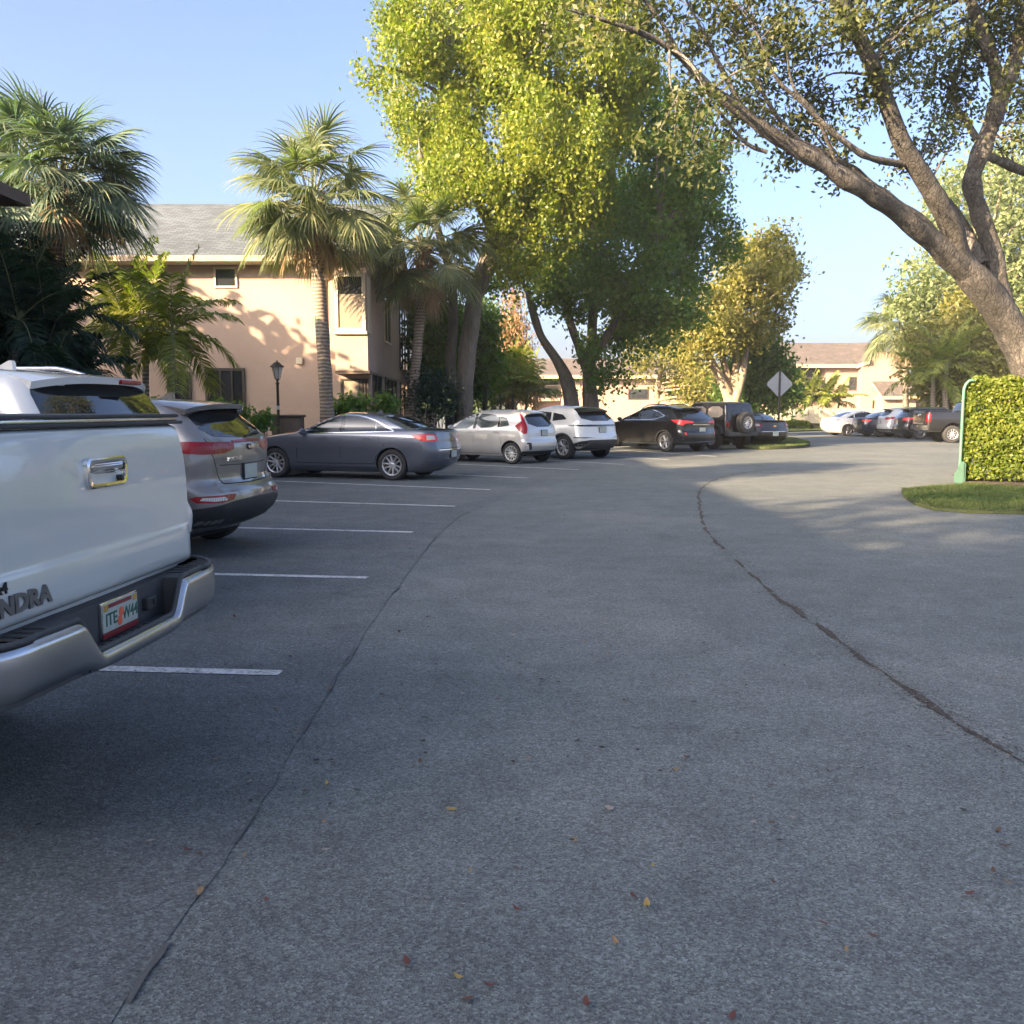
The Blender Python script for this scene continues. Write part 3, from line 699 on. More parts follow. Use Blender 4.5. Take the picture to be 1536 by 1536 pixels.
kia.patch('tailgate_gap', ribbon([(-.56,.945),(0,.935),(.56,.945)], .008), 'B', M['seam'], off=.0015, depth=.004)
h, _ = kia.hit((0,0,1.11), (1,0,0)); bm = bmesh.new(); lathe(bm, [(0,h.x-.010),(.048,h.x-.012),(.055,h.x-.008),(.055,h.x+.02)], 28, 'x'); 
for v in bm.verts: v.co.y *= 1.15; v.co.z = v.co.z*.62+1.115
eb = from_bm('maker_emblem', bm, M['gloss_black'], kia.root, 40); kia.text('KIA', (h.x-.0125,0,1.115), .042, M['chrome'], eb, 'emblem_lettering', .002, .001, 1.3)
kia.text('SPORTAGE', (.088,.40,1.005), .055, M['chrome'], None, 'model_lettering', .003, .001, 1.25)
kia.fin(1.0); kia.root.location = (-2.70, 9.95, 0); kia.root.rotation_euler = (0, 0, math.pi-R(8))

# ---- grey-blue sedan ------------------------------------------------------------------------------------------------------
sed = sedan('parked_car.002', 'grey-blue sedan with chrome window trim and five double-spoke wheels', PT['blue'], GRP, W_sedan, plate_txt='', L_=4.98)
sed.place(G(588,721), 18, (1.06,.89))

# ---- silver hatchback -----------------------------------------------------------------------------------------------------
sh = Shape([(.22,.32,3.75,.72),(.32,.10,3.92,.79),(.42,.02,4.03,.825),(.52,0,4.06,.84),(.62,.005,4.04,.845),(.68,.045,3.98,.848),(.76,.06,3.85,.848),(.85,.065,3.62,.842),(.93,.075,3.36,.83),(.98,.085,3.22,.815),(1.03,.10,3.10,.795),
            (1.12,.155,2.92,.755),(1.22,.225,2.70,.71),(1.32,.30,2.47,.685),(1.40,.37,2.27,.65),(1.45,.43,2.16,.605),(1.485,.56,2.06,.53),(1.508,.88,1.96,.39),(1.52,1.25,1.84,.18),(1.525,1.5,1.7,.04)], rear=(.24,.28), rbow=.05, front=(.5,.5), zbelt=1.0, green=(.16,.18))
fit = crossover('parked_car.003', 'silver hatchback with tall boomerang tail lights between the blue sedan and the silver SUV', sh, PT['silver'], GRP, (.64,3.17), .30, W_fit, .825,
    [[(1.12,1.02),(1.86,.985),(1.86,1.40),(1.40,1.385),(1.17,1.34)], [(1.98,.98),(2.72,.955),(2.62,1.03),(2.35,1.25),(2.15,1.38),(1.98,1.40)], [(.72,1.07),(1.03,1.025),(1.06,1.33),(.85,1.27)], [(2.78,.95),(3.05,.945),(2.70,1.09)]],
    [[(1.87,.985),(1.97,.98),(1.97,1.385),(1.87,1.385)], [(1.04,1.025),(1.11,1.02),(1.155,1.31),(1.07,1.305)]], [(-.60,1.03),(.60,1.03),(.54,1.40),(-.54,1.40)], [(-.62,.99),(.62,.99),(.5,1.38),(-.5,1.38)],
    [[(.60,1.39),(.645,1.38),(.73,1.20),(1.06,1.06),(1.02,.98),(.84,.84),(.74,.85),(.69,1.05),(.635,1.2)]], glass='glass_light', plate_z=.86, clad=[(-.95,.26),(.95,.26),(.85,.36),(-.85,.36)],
    spoiler=(.25,.56,1.425,1.49,.53,PT['silver'], .03, .08), seams=([(1.92,.98),(1.93,.62),(1.90,.30)], [(1.10,1.02),(1.06,.86),(.98,.72),(.96,.55)], [(2.85,.94),(2.86,.35)], [(1.08,.28),(2.75,.27)]), handles=((1.20,.90),(2.06,.88)), mirror=(2.72,1.0,.80), wiper=[(-.05,1.05),(-.3,1.09)], name_cat='car')
fit.both('side_crease', ribbon([(.95,.845),(1.9,.82),(2.9,.80)], .016), PT['silver'], off=-.004, depth=.004, res=.1)
fit.lens('bumper_vent', [(.62,.40),(.66,.60),(.78,.61),(.84,.50),(.80,.42)], M['black_plastic'], off=.006)
fit.lens('bumper_blade', [(.70,.395),(.76,.56),(.84,.555),(.80,.395)], PT['silver'], off=.02)
fit.place(G(767,696), 35, (.64,.80))

# ---- pale silver SUV -------------------------------------------------------------------------------------------------------
sh = Shape([(.26,.40,4.05,.80),(.36,.14,4.24,.89),(.48,.03,4.34,.93),(.58,0,4.37,.945),(.68,.01,4.36,.95),(.78,.055,4.33,.952),(.92,.075,4.22,.945),(1.02,.085,3.85,.935),(1.08,.10,3.35,.915),(1.13,.125,3.2,.89),(1.18,.165,3.1,.86),
            (1.28,.27,2.9,.805),(1.38,.37,2.70,.75),(1.46,.44,2.5,.72),(1.52,.50,2.38,.685),(1.56,.58,2.28,.635),(1.60,.85,2.15,.52),(1.63,1.3,2.0,.33),(1.648,1.6,1.85,.06)], rear=(.3,.38), rbow=.08, zbelt=1.14, green=(.18,.22), barrel=.03)
evo = crossover('parked_car.004', 'pale silver SUV with a slim black tail strip beside the silver hatchback', sh, PT['pale'], GRP, (.86,3.54), .37, W_evo, .925,
    [[(1.42,1.16),(2.12,1.135),(2.14,1.47),(1.50,1.43)], [(2.22,1.13),(3.12,1.11),(2.80,1.32),(2.5,1.46),(2.22,1.475)], [(.78,1.22),(1.33,1.165),(1.42,1.42),(1.0,1.36)]],
    [[(2.13,1.13),(2.21,1.13),(2.21,1.475),(2.15,1.475)]], [(-.72,1.17),(.72,1.17),(.66,1.46),(.5,1.50),(-.5,1.50),(-.66,1.46)], [(-.68,1.12),(.68,1.12),(.58,1.48),(-.58,1.48)],
    [[(.60,1.005),(.60,1.055),(1.15,1.06),(1.30,1.045),(1.15,1.01)]], lamp_m='gloss_black', plate_z=.90, clad=[(-1.25,.28),(1.25,.28),(1.2,.46),(.9,.56),(.55,.60),(-.55,.60),(-.9,.56),(-1.2,.46)], clad_h=.36,
    spoiler=(.30,.74,1.515,1.6,.66,M['gloss_black'], .05, .12), seams=([(2.18,1.12),(2.16,.4)], [(1.38,1.16),(1.34,.9),(1.28,.66)], [(3.1,1.1),(3.05,.4)]), handles=(), mirror=(2.95,1.14,.92), arch=('black_plastic', .05))
evo.patch('tail_strip', [(-.62,1.0),(.62,1.0),(.62,1.06),(-.62,1.06)], 'B', M['gloss_black'], off=.006)
evo.lens('bumper_slot', [(.35,.665),(.75,.655),(1.12,.66),(1.12,.69),(.72,.685)], M['gloss_black'], off=.005)
evo.patch('skid_plate', [(-.75,.36),(.75,.36),(.62,.54),(.45,.58),(-.45,.58),(-.62,.54)], 'B', M['grey_plastic'], off=.035, depth=.03)
evo.place(G(845,689), 46, (.86,.90))

# ---- black crossover --------------------------------------------------------------------------------------------------------
sh = Shape([(.26,.36,4.55,.80),(.36,.12,4.75,.88),(.48,.02,4.86,.92),(.58,0,4.89,.935),(.70,.01,4.87,.945),(.80,.05,4.82,.947),(.95,.06,4.62,.945),(1.03,.055,4.25,.935),(1.09,.06,3.85,.92),(1.14,.09,3.68,.895),(1.19,.15,3.55,.87),
            (1.28,.30,3.3,.82),(1.38,.47,3.05,.765),(1.47,.60,2.84,.725),(1.54,.71,2.68,.685),(1.60,.84,2.54,.62),(1.65,1.08,2.40,.50),(1.685,1.5,2.25,.30),(1.70,1.85,2.05,.06)], rear=(.32,.38), rbow=.08, zbelt=1.15, green=(.18,.2))
lex = crossover('parked_car.005', 'black crossover with red wrap-round tail lights and silver six-spoke wheels', sh, PT['black'], GRP, (1.0,3.79), .37, W_lex, .915,
    [[(1.62,1.185),(2.36,1.155),(2.38,1.53),(1.9,1.50),(1.68,1.42)], [(2.46,1.15),(3.42,1.13),(3.15,1.30),(2.8,1.48),(2.46,1.54)], [(1.15,1.27),(1.52,1.19),(1.60,1.40),(1.4,1.36)]],
    [[(2.37,1.15),(2.45,1.15),(2.45,1.54),(2.39,1.54)]], [(-.72,1.17),(.72,1.17),(.62,1.52),(-.62,1.52)], [(-.7,1.16),(.7,1.16),(.58,1.54),(-.58,1.54)],
    [[(.40,1.06),(.42,1.10),(.70,1.13),(1.0,1.155),(1.32,1.16),(1.22,1.10),(1.0,1.0),(.82,.95),(.76,1.02)], [(.70,.62),(.74,.72),(.80,.72),(.78,.62)]], lamp_m='bright_red_lens', plate_z=.80, clad=[(-1.1,.28),(1.1,.28),(1.05,.42),(-1.05,.42)], clad_h=.30,
    spoiler=(.52,.98,1.585,1.64,.64,PT['black'], .05, .14), rails=(1.25,2.75,1.7,.50,M['black_plastic']), seams=([(2.42,1.14),(2.40,.4)], [(1.6,1.18),(1.55,.9),(1.45,.66)]), handles=((1.72,1.02),(2.6,1.0)),
    trim=([([(1.1,1.29),(1.4,1.41),(1.7,1.49),(2.1,1.545),(2.5,1.555),(2.85,1.485),(3.2,1.31),(3.46,1.125)], .022), ([(1.1,1.285),(1.55,1.165),(3.46,1.12)], .016)], 'chrome'), mirror=(3.25,1.17,.92))
lex.both('sill_strip', ribbon([(1.45,.315),(3.35,.305)], .03), M['satin_chrome'], off=.016, res=.1)
lex.patch('bumper_strip', ribbon([(-.95,.40),(-.6,.36),(.6,.36),(.95,.40)], .035), 'B', M['satin_chrome'], off=.02)
lex.patch('tailgate_strip', ribbon([(-.42,.985),(.42,.985)], .03), 'B', M['chrome'], off=.012)
arch_lip(lex, 1.0, .415, .35, M['grey_plastic'], .03)
lex.place(G(997,678), 54, (1.0,.89))

# ---- soft-top off-roader -------------------------------------------------------------------------------------------------------
M['fabric'] = mat_plain('black_canvas', (.018,.017,.017), .85, bmp=.3, bscale=120)
M['vinyl'] = mat_plain('clear_vinyl_window', (.36,.31,.27), .12, var=.25, nscale=2, spec=.6)  # tan reflection put into the vinyl's base colour
sh = Shape([(.48,.06,3.7,.66),(.56,.02,3.9,.74),(.66,0,3.98,.77),(.80,0,4.0,.785),(.98,.01,3.99,.79),(1.08,.012,3.97,.785),(1.14,.02,3.92,.78),(1.17,.03,2.62,.765),(1.25,.04,2.58,.75),(1.45,.075,2.42,.725),(1.62,.11,2.28,.70),(1.72,.14,2.19,.68),(1.77,.20,2.12,.62),(1.80,.4,2.0,.5),(1.82,.8,1.7,.25),(1.825,1.1,1.3,.06)],
           rear=(.08,.10), front=(.12,.2), rbow=.01, fbow=.05, green=(.08,.08), zbelt=1.2, barrel=.01, gbow=.015)
jp = crossover('off_road_car', 'dark off-road car with a black canvas top, pale side windows and a spare wheel', sh, PT['char'], GRP, (.72,3.14), .405, W_jeep, .86,
    [], [], [(-.42,1.26),(.42,1.26),(.38,1.6),(-.38,1.6)], [(-.68,1.22),(.68,1.22),(.6,1.70),(-.6,1.70)], [], plate_z=None, whw=.84, headl=[(.35,.86),(.55,.86),(.55,1.02),(.35,1.02)])
jp.both('canvas_side', [(.045,1.165),(2.0,1.165),(1.98,1.76),(.15,1.76),(.08,1.5)], M['fabric'], off=.006, res=.1)
jp.both('side_window', [(.22,1.22),(1.02,1.22),(1.02,1.64),(.27,1.64)], M['vinyl'], off=.012, smooth_n=1)
jp.both('side_window', [(1.14,1.22),(1.95,1.22),(1.92,1.64),(1.14,1.64)], M['vinyl'], off=.012, smooth_n=1)
jp.both('windscreen_frame', [(2.02,1.165),(2.56,1.165),(2.1,1.76),(1.99,1.76)], PT['char'], off=.008, res=.1)
for x in (.72, 3.14):
    for sg in (1,-1):
        bm = bmesh.new(); Rr = .50
        q = [(x-.60,.62),(x-.50,.88),(x-.34,.985),(x+.34,.985),(x+.50,.88),(x+.60,.62),(x+.52,.60),(x+.42,.82),(x+.28,.92),(x-.28,.92),(x-.42,.82),(x-.52,.60)]
        prism(bm, q, 'y', *sorted((sg*.74, sg*.93)), bev=.02); from_bm('fender_flare', bm, M['black_plastic'], jp.root, 40)
for sg in (1,-1):
    bm = bmesh.new(); box(bm, (-.035,min(sg*.62,sg*.74),.86), (.02,max(sg*.62,sg*.74),1.06), .01); from_bm('taillight', bm, M['red_lens'], jp.root, 40)
bm = bmesh.new(); box(bm, (-.14,-.78,.52), (.03,.78,.66), .02); from_bm('rear_bumper', bm, M['grey_plastic'], jp.root, 40)
bm = bmesh.new(); box(bm, (-.03,-.60,.70), (.0,-.33,.84), .004); from_bm('licence_plate', bm, M['plate'], jp.root)
sp = bpy.data.objects.new('spare_wheel', W_jeep[0]); COL.objects.link(sp); sp.parent = jp.root; sp.location = (-.30, -.06, 1.02); sp.rotation_euler = (0, 0, math.pi/2)
for nm, me in (('tyre', W_jeep[1]), ('rim', W_jeep[2])):
    o = bpy.data.objects.new(nm, me); COL.objects.link(o); o.parent = sp
jp.place(G(1066,674), 58, (.72,.85))

# ---- near-black sedan at the end of the row -------------------------------------------------------------------------------------
ds = sedan('parked_car.006', 'near-black sedan with a boot lip, between the off-road car and the grass island', PT['plum'], GRP, W_sedan10, plate_txt='', trim='gloss_black', lamp='red_lens')
bm = bmesh.new(); prism(bm, [(.02,1.06),(.0,1.09),(.05,1.085),(.16,1.055),(.16,1.04)], 'y', -.62, .62, bev=.006); from_bm('boot_lip', bm, PT['plum'], ds.root, 40)
ds.place(G(1109,671.5), 62, (1.06,.89))

# ---- the row across the road, noses to the far side --------------------------------------------------------------------------------
GRF = 'cars parked across the road by the beige fence'
def flip_place(c, contact, beta, wl):
    phi = R(beta); cs, sn = math.cos(phi), math.sin(phi); c.root.rotation_euler = (0, 0, phi)
    c.root.location = (contact[0]-(cs*wl[0]-sn*wl[1]), contact[1]-(sn*wl[0]+cs*wl[1]), 0)
ws = sedan('parked_car.007', 'white fastback sedan at the end of the far row beside the low clipped hedge', PT['bright'], GRF, W_sedan10, detail=False, trim='gloss_black', lamp='clear_lens')
flip_place(ws, G(1271,654), 5, (1.06,-.89))
bs = sedan('parked_car.008', 'dark blue sedan between the white sedan and the white crossover', PT['navy'], GRF, W_sedan10, detail=False, trim='gloss_black', lamp='bright_red_lens')
flip_place(bs, G(1320,655.5), 3, (1.06,-.89))
def far_suv(name, label, paint, k, lampm):
    sh = Shape([(.24,.32,4.2,.80),(.36,.10,4.38,.88),(.52,0,4.48,.925),(.68,.02,4.46,.93),(.80,.06,4.40,.93),(.97,.07,4.05,.92),(1.05,.08,3.62,.905),(1.12,.11,3.44,.88),(1.2,.18,3.28,.84),(1.35,.33,3.0,.775),(1.48,.46,2.74,.71),(1.56,.56,2.54,.63),(1.62,.85,2.36,.47),(1.66,1.4,2.2,.22),(1.67,1.7,2.0,.05)], zbelt=1.12)
    return crossover(name, label, sh, paint, GRF, (.92,3.6), .36, W_kia, .905, [[(1.42,1.15),(2.18,1.12),(2.2,1.52),(1.75,1.50)], [(2.28,1.12),(3.2,1.09),(2.85,1.36),(2.6,1.48),(2.28,1.52)], [(.92,1.26),(1.32,1.17),(1.6,1.48),(1.3,1.42)]],
      [], [(-.68,1.17),(.68,1.17),(.58,1.50),(-.58,1.50)], [(-.68,1.14),(.68,1.14),(.56,1.5),(-.56,1.5)], [[(.55,.98),(.58,1.10),(.95,1.13),(1.25,1.12),(1.1,1.02),(.9,.97)]], lamp_m=lampm, plate_z=.84, clad=[(-1.3,.26),(1.3,.26),(1.2,.46),(-1.2,.46)], clad_h=.34, spoiler=(.33,.78,1.57,1.6,.63,paint), mirror=(3.05,1.15,.9))
wc = far_suv('parked_car.009', 'white crossover with a dark lower bumper between the dark blue sedan and the charcoal SUV', PT['pale'], 1, 'red_lens'); flip_place(wc, G(1352,656.5), 0, (.92,-.89))
dk = far_suv('parked_car.010', 'charcoal SUV with red tail lights next to the black pickup', PT['char'], 1, 'bright_red_lens'); flip_place(dk, G(1380,659.5), -3, (.92,-.89))
bt = pickup('pickup_truck.001', 'black pickup truck standing beside the tall green-edged hedge', PT['black'], GRF, near=False, bumper_m='black_plastic')
flip_place(bt, G(1428,664.5), -6, (1.22,-.95))
# ------------------------------------------------------------------ ground
def mat_asphalt(name, base, tint, patch):
    m, nt, b = newmat(name); v = coords(nt)
    vo = N(nt, 'ShaderNodeTexVoronoi', Scale=140.0); L(nt, v, vo.inputs['Vector'])
    sep = N(nt, 'ShaderNodeSeparateColor'); L(nt, vo.outputs['Color'], sep.inputs[0])
    grit = ramp(nt, sep.outputs[0], [(.0, (.5,)*3), (.45, (.88,)*3), (.8, (1.12,)*3), (.97, (1.5,)*3)])
    n1 = noisetex(nt, v, .22, 5, .6); n2 = noisetex(nt, v, 2.3, 6, .7); n3 = noisetex(nt, v, 28, 4, .7)
    big = ramp(nt, n1, [(.3, scale_rgb(base, 1-patch)), (.5, base), (.68, scale_rgb(tint, 1+patch))])
    def mul(a, b_, f=1.0):
        x = N(nt, 'ShaderNodeMix', data_type='RGBA', blend_type='MULTIPLY'); x.inputs[0].default_value = f; L(nt, a, x.inputs[6]); L(nt, b_, x.inputs[7]); return x.outputs[2]
    col = mul(big, grit); col = mul(col, ramp(nt, n2, [(.3, (.80,)*3), (.7, (1.18,)*3)])); col = mul(col, ramp(nt, n3, [(.3, (.75,)*3), (.7, (1.2,)*3)]))
    # dried drips and scuffs
    n4 = noisetex(nt, v, 1.3, 9, .68); col = mul(col, ramp(nt, n4, [(.58, (1,)*3), (.70, (.74,.73,.74))]))
    L(nt, col, b.inputs['Base Color']); b.inputs['Roughness'].default_value = .82; b.inputs['Specular IOR Level'].default_value = .35
    hb = bump(nt, b, vo.outputs['Distance'], .4, .008)
    bump(nt, b, n3, .35, .012, hb)
    return m
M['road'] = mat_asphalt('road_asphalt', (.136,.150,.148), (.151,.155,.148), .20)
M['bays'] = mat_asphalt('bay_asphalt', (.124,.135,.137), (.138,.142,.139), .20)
def mat_ground(name, cs, scale=6, bmp=.5):
    m, nt, b = newmat(name); v = coords(nt); f = noisetex(nt, v, scale, 8, .7)
    L(nt, ramp(nt, f, [(.25+.5*i/(len(cs)-1), c) for i, c in enumerate(cs)]), b.inputs['Base Color']); b.inputs['Roughness'].default_value = .95
    bump(nt, b, noisetex(nt, v, scale*9, 5, .7), bmp, .03); return m
M['soil'] = mat_ground('lawn_soil', [(.035,.045,.016), (.06,.075,.022), (.09,.085,.04)])
M['mulch'] = mat_ground('mulch', [(.03,.02,.014), (.08,.055,.038), (.17,.12,.085)], 14)
M['concrete'] = mat_ground('concrete', [(.26,.25,.23), (.36,.35,.32), (.42,.40,.37)], 5, .2)
def sheet(name, pts, z, m, depth=0.0, kind='structure'):
    bm = bmesh.new(); vs = [bm.verts.new((p[0], p[1], z)) for p in pts]; f = bm.faces.new(vs)
    if f.normal.z < 0: bmesh.ops.reverse_faces(bm, faces=[f])
    f.normal_update()
    if f.normal.z < 0: f.normal_flip()
    if depth:
        r = bmesh.ops.extrude_face_region(bm, geom=list(bm.faces)); 
        for q in r['geom']:
            if isinstance(q, bmesh.types.BMVert): q.co.z -= depth
        bmesh.ops.recalc_face_normals(bm, faces=bm.faces)
    o = from_bm(name, bm, m); o['kind'] = kind; return o
sheet('road', [(-300,-300),(300,-300),(300,500),(-300,500)], 0, M['road'])
# bay lines: (head side, aisle end) in the photograph
LINES = [((170,1004.5),(421,1011)), ((310,862),(551,867.5)), ((365,792.5),(619,799)), ((420,752),(683,760)), ((415,722),(735,735)), ((656,711.6),(791,717.5)), ((697,697),(868,705)), ((810,690),(936,697)), ((900,683),(1004,690)), ((945,676.5),(1075,685))]
HEADS, ENDS = [], []
def mat_line():
    m, nt, b = newmat('worn_white_paint'); v = coords(nt)
    n = noisetex(nt, v, 34, 7, .78); n2 = noisetex(nt, v, 6, 3)
    a = N(nt, 'ShaderNodeMath', operation='MULTIPLY_ADD'); L(nt, n2, a.inputs[0]); a.inputs[1].default_value = .35; L(nt, n, a.inputs[2])
    L(nt, ramp(nt, a.outputs[0], [(.53, (.10,.105,.11)), (.61, (.38,.38,.37)), (.75, (.60,.60,.59))]), b.inputs['Base Color']); b.inputs['Roughness'].default_value = .8
    bump(nt, b, n, .3, .004); return m
M['line'] = mat_line()
dirs = []
for a, e in LINES:
    A, E_ = G(*a), G(*e); dirs.append((A-E_).normalized())
dirs[7] = (dirs[6]*.5+dirs[8]*.5).normalized()
for i, (a, e) in enumerate(LINES):
    E_ = G(*e); d = dirs[i]; H = E_+d*5.7; HEADS.append(H); ENDS.append(E_); n = Vector((-d.y, d.x, 0))*.052
    k = 12; Lp = [E_+d*(5.6*t/k)+n*(1+.05*random.uniform(-1,1)) for t in range(k+1)]; Rp = [E_+d*(5.6*t/k)-n*(1+.05*random.uniform(-1,1)) for t in range(k+1)]
    sheet('bay_line', Lp+Rp[::-1], .008, M['line'])
d0 = Vector((-1, .06, 0)); e0 = Vector((-1.31, 2.2, 0)); HEADS.insert(0, e0+d0*5.7); ENDS.insert(0, e0)
HEADS.insert(0, Vector((-7.2,-25,0))); ENDS.insert(0, Vector((-1.3,-25,0)))
# darker bay surfacing with its seam towards the aisle
SEAM = [G(*p) for p in ((392,1205),(430,1140),(480,1058),(530,975),(572,915),(620,850),(655,803),(690,775))]
s0 = SEAM[0]; SEAM = [Vector((s0.x-.1,-25,0)), Vector((s0.x-.05,.5,0))]+SEAM
dd = Vector((1.1,2.9,0)); tail = [e+Vector((.55,.15,0)) for e in ENDS[7:]]+[ENDS[-1]+Vector((1.6,5,0))]
def even(pts, step):
    pts = [Vector(p) for p in pts]; out = [pts[0]]
    for a, b in zip(pts, pts[1:]):
        n = max(1, int((b-a).length/step)); out += [a.lerp(b, k/n) for k in range(1, n+1)]
    return out
seam_line = catmull([tuple(p) for p in even(SEAM+tail, .9)], 9)
seam_line = [Vector(p)+Vector((.03*noise.noise(Vector(p)*1.1)+.02*noise.noise(Vector(p)*4.3), .0, 0)) for p in seam_line]
far_head = [Vector((h.x, h.y, 0)) for h in HEADS[::-1]]
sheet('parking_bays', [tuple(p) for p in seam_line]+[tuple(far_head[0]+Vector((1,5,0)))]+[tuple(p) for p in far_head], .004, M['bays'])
def ragged_strip(name, line, w, m, z, amp=.6, per=14, seed=0, gaps=None):
    pts = catmull([tuple(p) for p in line], per); Lf, Rt = [], []
    for i, p in enumerate(pts):
        a, b = pts[max(i-1,0)], pts[min(i+1,len(pts)-1)]; t = Vector(b)-Vector(a); t.normalize(); n = Vector((-t.y, t.x, 0))
        f = lambda q: max(.12, 1+amp*2.2*noise.noise(Vector((p[0]*2.7+q, p[1]*2.7, seed)))+amp*random.uniform(-.4,.4))
        sh_ = .02*noise.noise(Vector((p[0]*3, p[1]*3, 9+seed)))
        Lf.append(Vector(p)+n*(w*f(0)/2+sh_)); Rt.append(Vector(p)-n*(w*f(5)/2-sh_))
    V = [(q.x, q.y, z) for pr in zip(Lf, Rt) for q in pr]; Fs = [(2*i, 2*i+1, 2*i+3, 2*i+2) for i in range(len(pts)-1) if not gaps or noise.noise(Vector((pts[i][0]*1.9, pts[i][1]*1.9, seed))) > gaps]
    return link(name, np_mesh(name, V, Fs), m)
M['crack'] = mat_ground('crack_debris', [(.035,.03,.026), (.065,.055,.048), (.11,.09,.075)], 40)
M['seamtar'] = mat_ground('seam_tar', [(.07,.075,.076), (.095,.10,.10), (.12,.126,.126)], 30)
ragged_strip('asphalt_seam', [p for p in seam_line if 1 < p.y < 14][::3], .009, M['seamtar'], .009, 1.6, 5, 2, .08)['kind'] = 'structure'
CR = [G(*p) for p in ((1200,700),(1165,703),(1100,712),(1064,724),(1049,740),(1050,765),(1060,795),(1085,825),(1120,855),(1160,890),(1200,920),(1250,955),(1290,985),(1340,1020),(1385,1050),(1440,1088),(1536,1145))]
ragged_strip('asphalt_crack', CR, .032, M['crack'], .004, 1.2, 24, 3, -.34)['kind'] = 'structure'
# loose chips and crumbled leaves along the crack and over the asphalt
V, Fs = [], []
def chip(x, y, s, z=.006):
    a = random.uniform(0, 6.3); k = len(V); e = random.uniform(.35,.8)
    for t in (0, 1.57, 3.14, 4.71):
        dx, dy = math.cos(t)*s, math.sin(t)*s*e
        V.append((x+dx*math.cos(a)-dy*math.sin(a), y+dx*math.sin(a)+dy*math.cos(a), z+random.uniform(.001,.35*s)))
    Fs.append((k, k+1, k+2, k+3))
cr = catmull([tuple(p) for p in CR], 30)
for p in cr[40:]:
    for _ in range(5):
        r = random.gauss(0, .05); chip(p[0]+r+random.gauss(0,.03), p[1]+random.gauss(0,.05), random.uniform(.003,.011))
for _ in range(1500):
    y = random.uniform(3, 24); x = random.uniform(-.45, .5)*y+random.uniform(-1,1); chip(x, y, random.choice((.005,.007,.010,.014,.018)), .010)
me = np_mesh('leaf_litter', V, Fs, [random.choice((0,0,0,1,1,2)) for _ in Fs])
link('leaf_litter', me, None, mats=[mat_plain('litter_dark', (.03,.024,.02), .9), mat_plain('litter_brown', (.09,.06,.04), .9), mat_plain('litter_pale', (.26,.22,.18), .9)])['kind'] = 'stuff'
# fallen leaves one can pick out
LEAFM = [mat_plain('dry_tan_leaf', (.24,.15,.075), .7, var=.3, nscale=30), mat_plain('red_brown_leaf', (.11,.035,.025), .7, var=.3, nscale=30), mat_plain('yellow_leaf', (.30,.21,.06), .7, var=.3, nscale=30), mat_plain('brown_leaf', (.09,.05,.03), .7, var=.3, nscale=30)]
LLAB = ['dry tan leaf lying on the asphalt', 'red-brown leaf lying on the asphalt', 'yellow leaf lying on the asphalt', 'dark brown leaf lying on the asphalt']
def leaf_mesh(k, ln, curl):
    n = 7; V = []; Fs = []
    for i in range(n+1):
        t = i/n; w_ = ln*.24*math.sin(math.pi*min(1, t*.93+.04))**.8*(1-.25*t); zc = curl*ln*(t-.5)**2*2
        V += [(ln*(t-.5), -w_, zc+abs(curl)*ln*.25), (ln*(t-.5), 0, zc+.002), (ln*(t-.5), w_, zc+abs(curl)*ln*.25*random.uniform(.5,1))]
    for i in range(n):
        a = 3*i; Fs += [(a, a+1, a+4, a+3), (a+1, a+2, a+5, a+4)]
    me = np_mesh('fallen_leaf', V, Fs, smooth=True); me.materials.append(LEAFM[k]); return me
LM = [[leaf_mesh(k, .06, c_) for c_ in (.15,.3,.5)] for k in range(4)]
spots = [(283,1280,1),(300,1343,0),(486,1237,0),(491,1182,2),(322,1143,0),(677,1218,2),(630,1147,3),(212,1024,2),(220,1058,0),(792,1142,0),(862,1265,0),(776,1371,1),(924,1420,0),(688,1473,2),(736,1486,1),(979,1303,2),(1116,1175,1),(1236,1390,1),(1496,1253,3),(1310,1410,3),(1270,1432,0),(1098,1531,1),(1030,1140,1),(1012,1160,0),(1245,1162,1),(880,1512,1),(640,1355,3),(706,1312,0),(400,1355,1),(445,1102,0),(615,825,1),(352,928,1),(520,1080,3),(970,1365,2),(1508,1275,3),(1490,1312,3),(1512,1330,0),(610,1448,1),(1160,1330,3),(700,1505,3)]
for _ in range(14): spots.append((random.uniform(300,1500), 870+500*random.random()**1.3, random.choice((0,0,1,3))))
for px, py, k in spots:
    o = bpy.data.objects.new('fallen_leaf', random.choice(LM[k])); COL.objects.link(o); g = G(px, py); o.location = (g.x, g.y, .012)
    s_ = random.uniform(.4, .8); o.scale = (s_, s_, s_); o.rotation_euler = (random.uniform(-.25,.25), random.uniform(-.2,.2), random.uniform(0,6.3)); tag(o, LLAB[k], 'leaf', 'fallen leaves scattered over the asphalt')

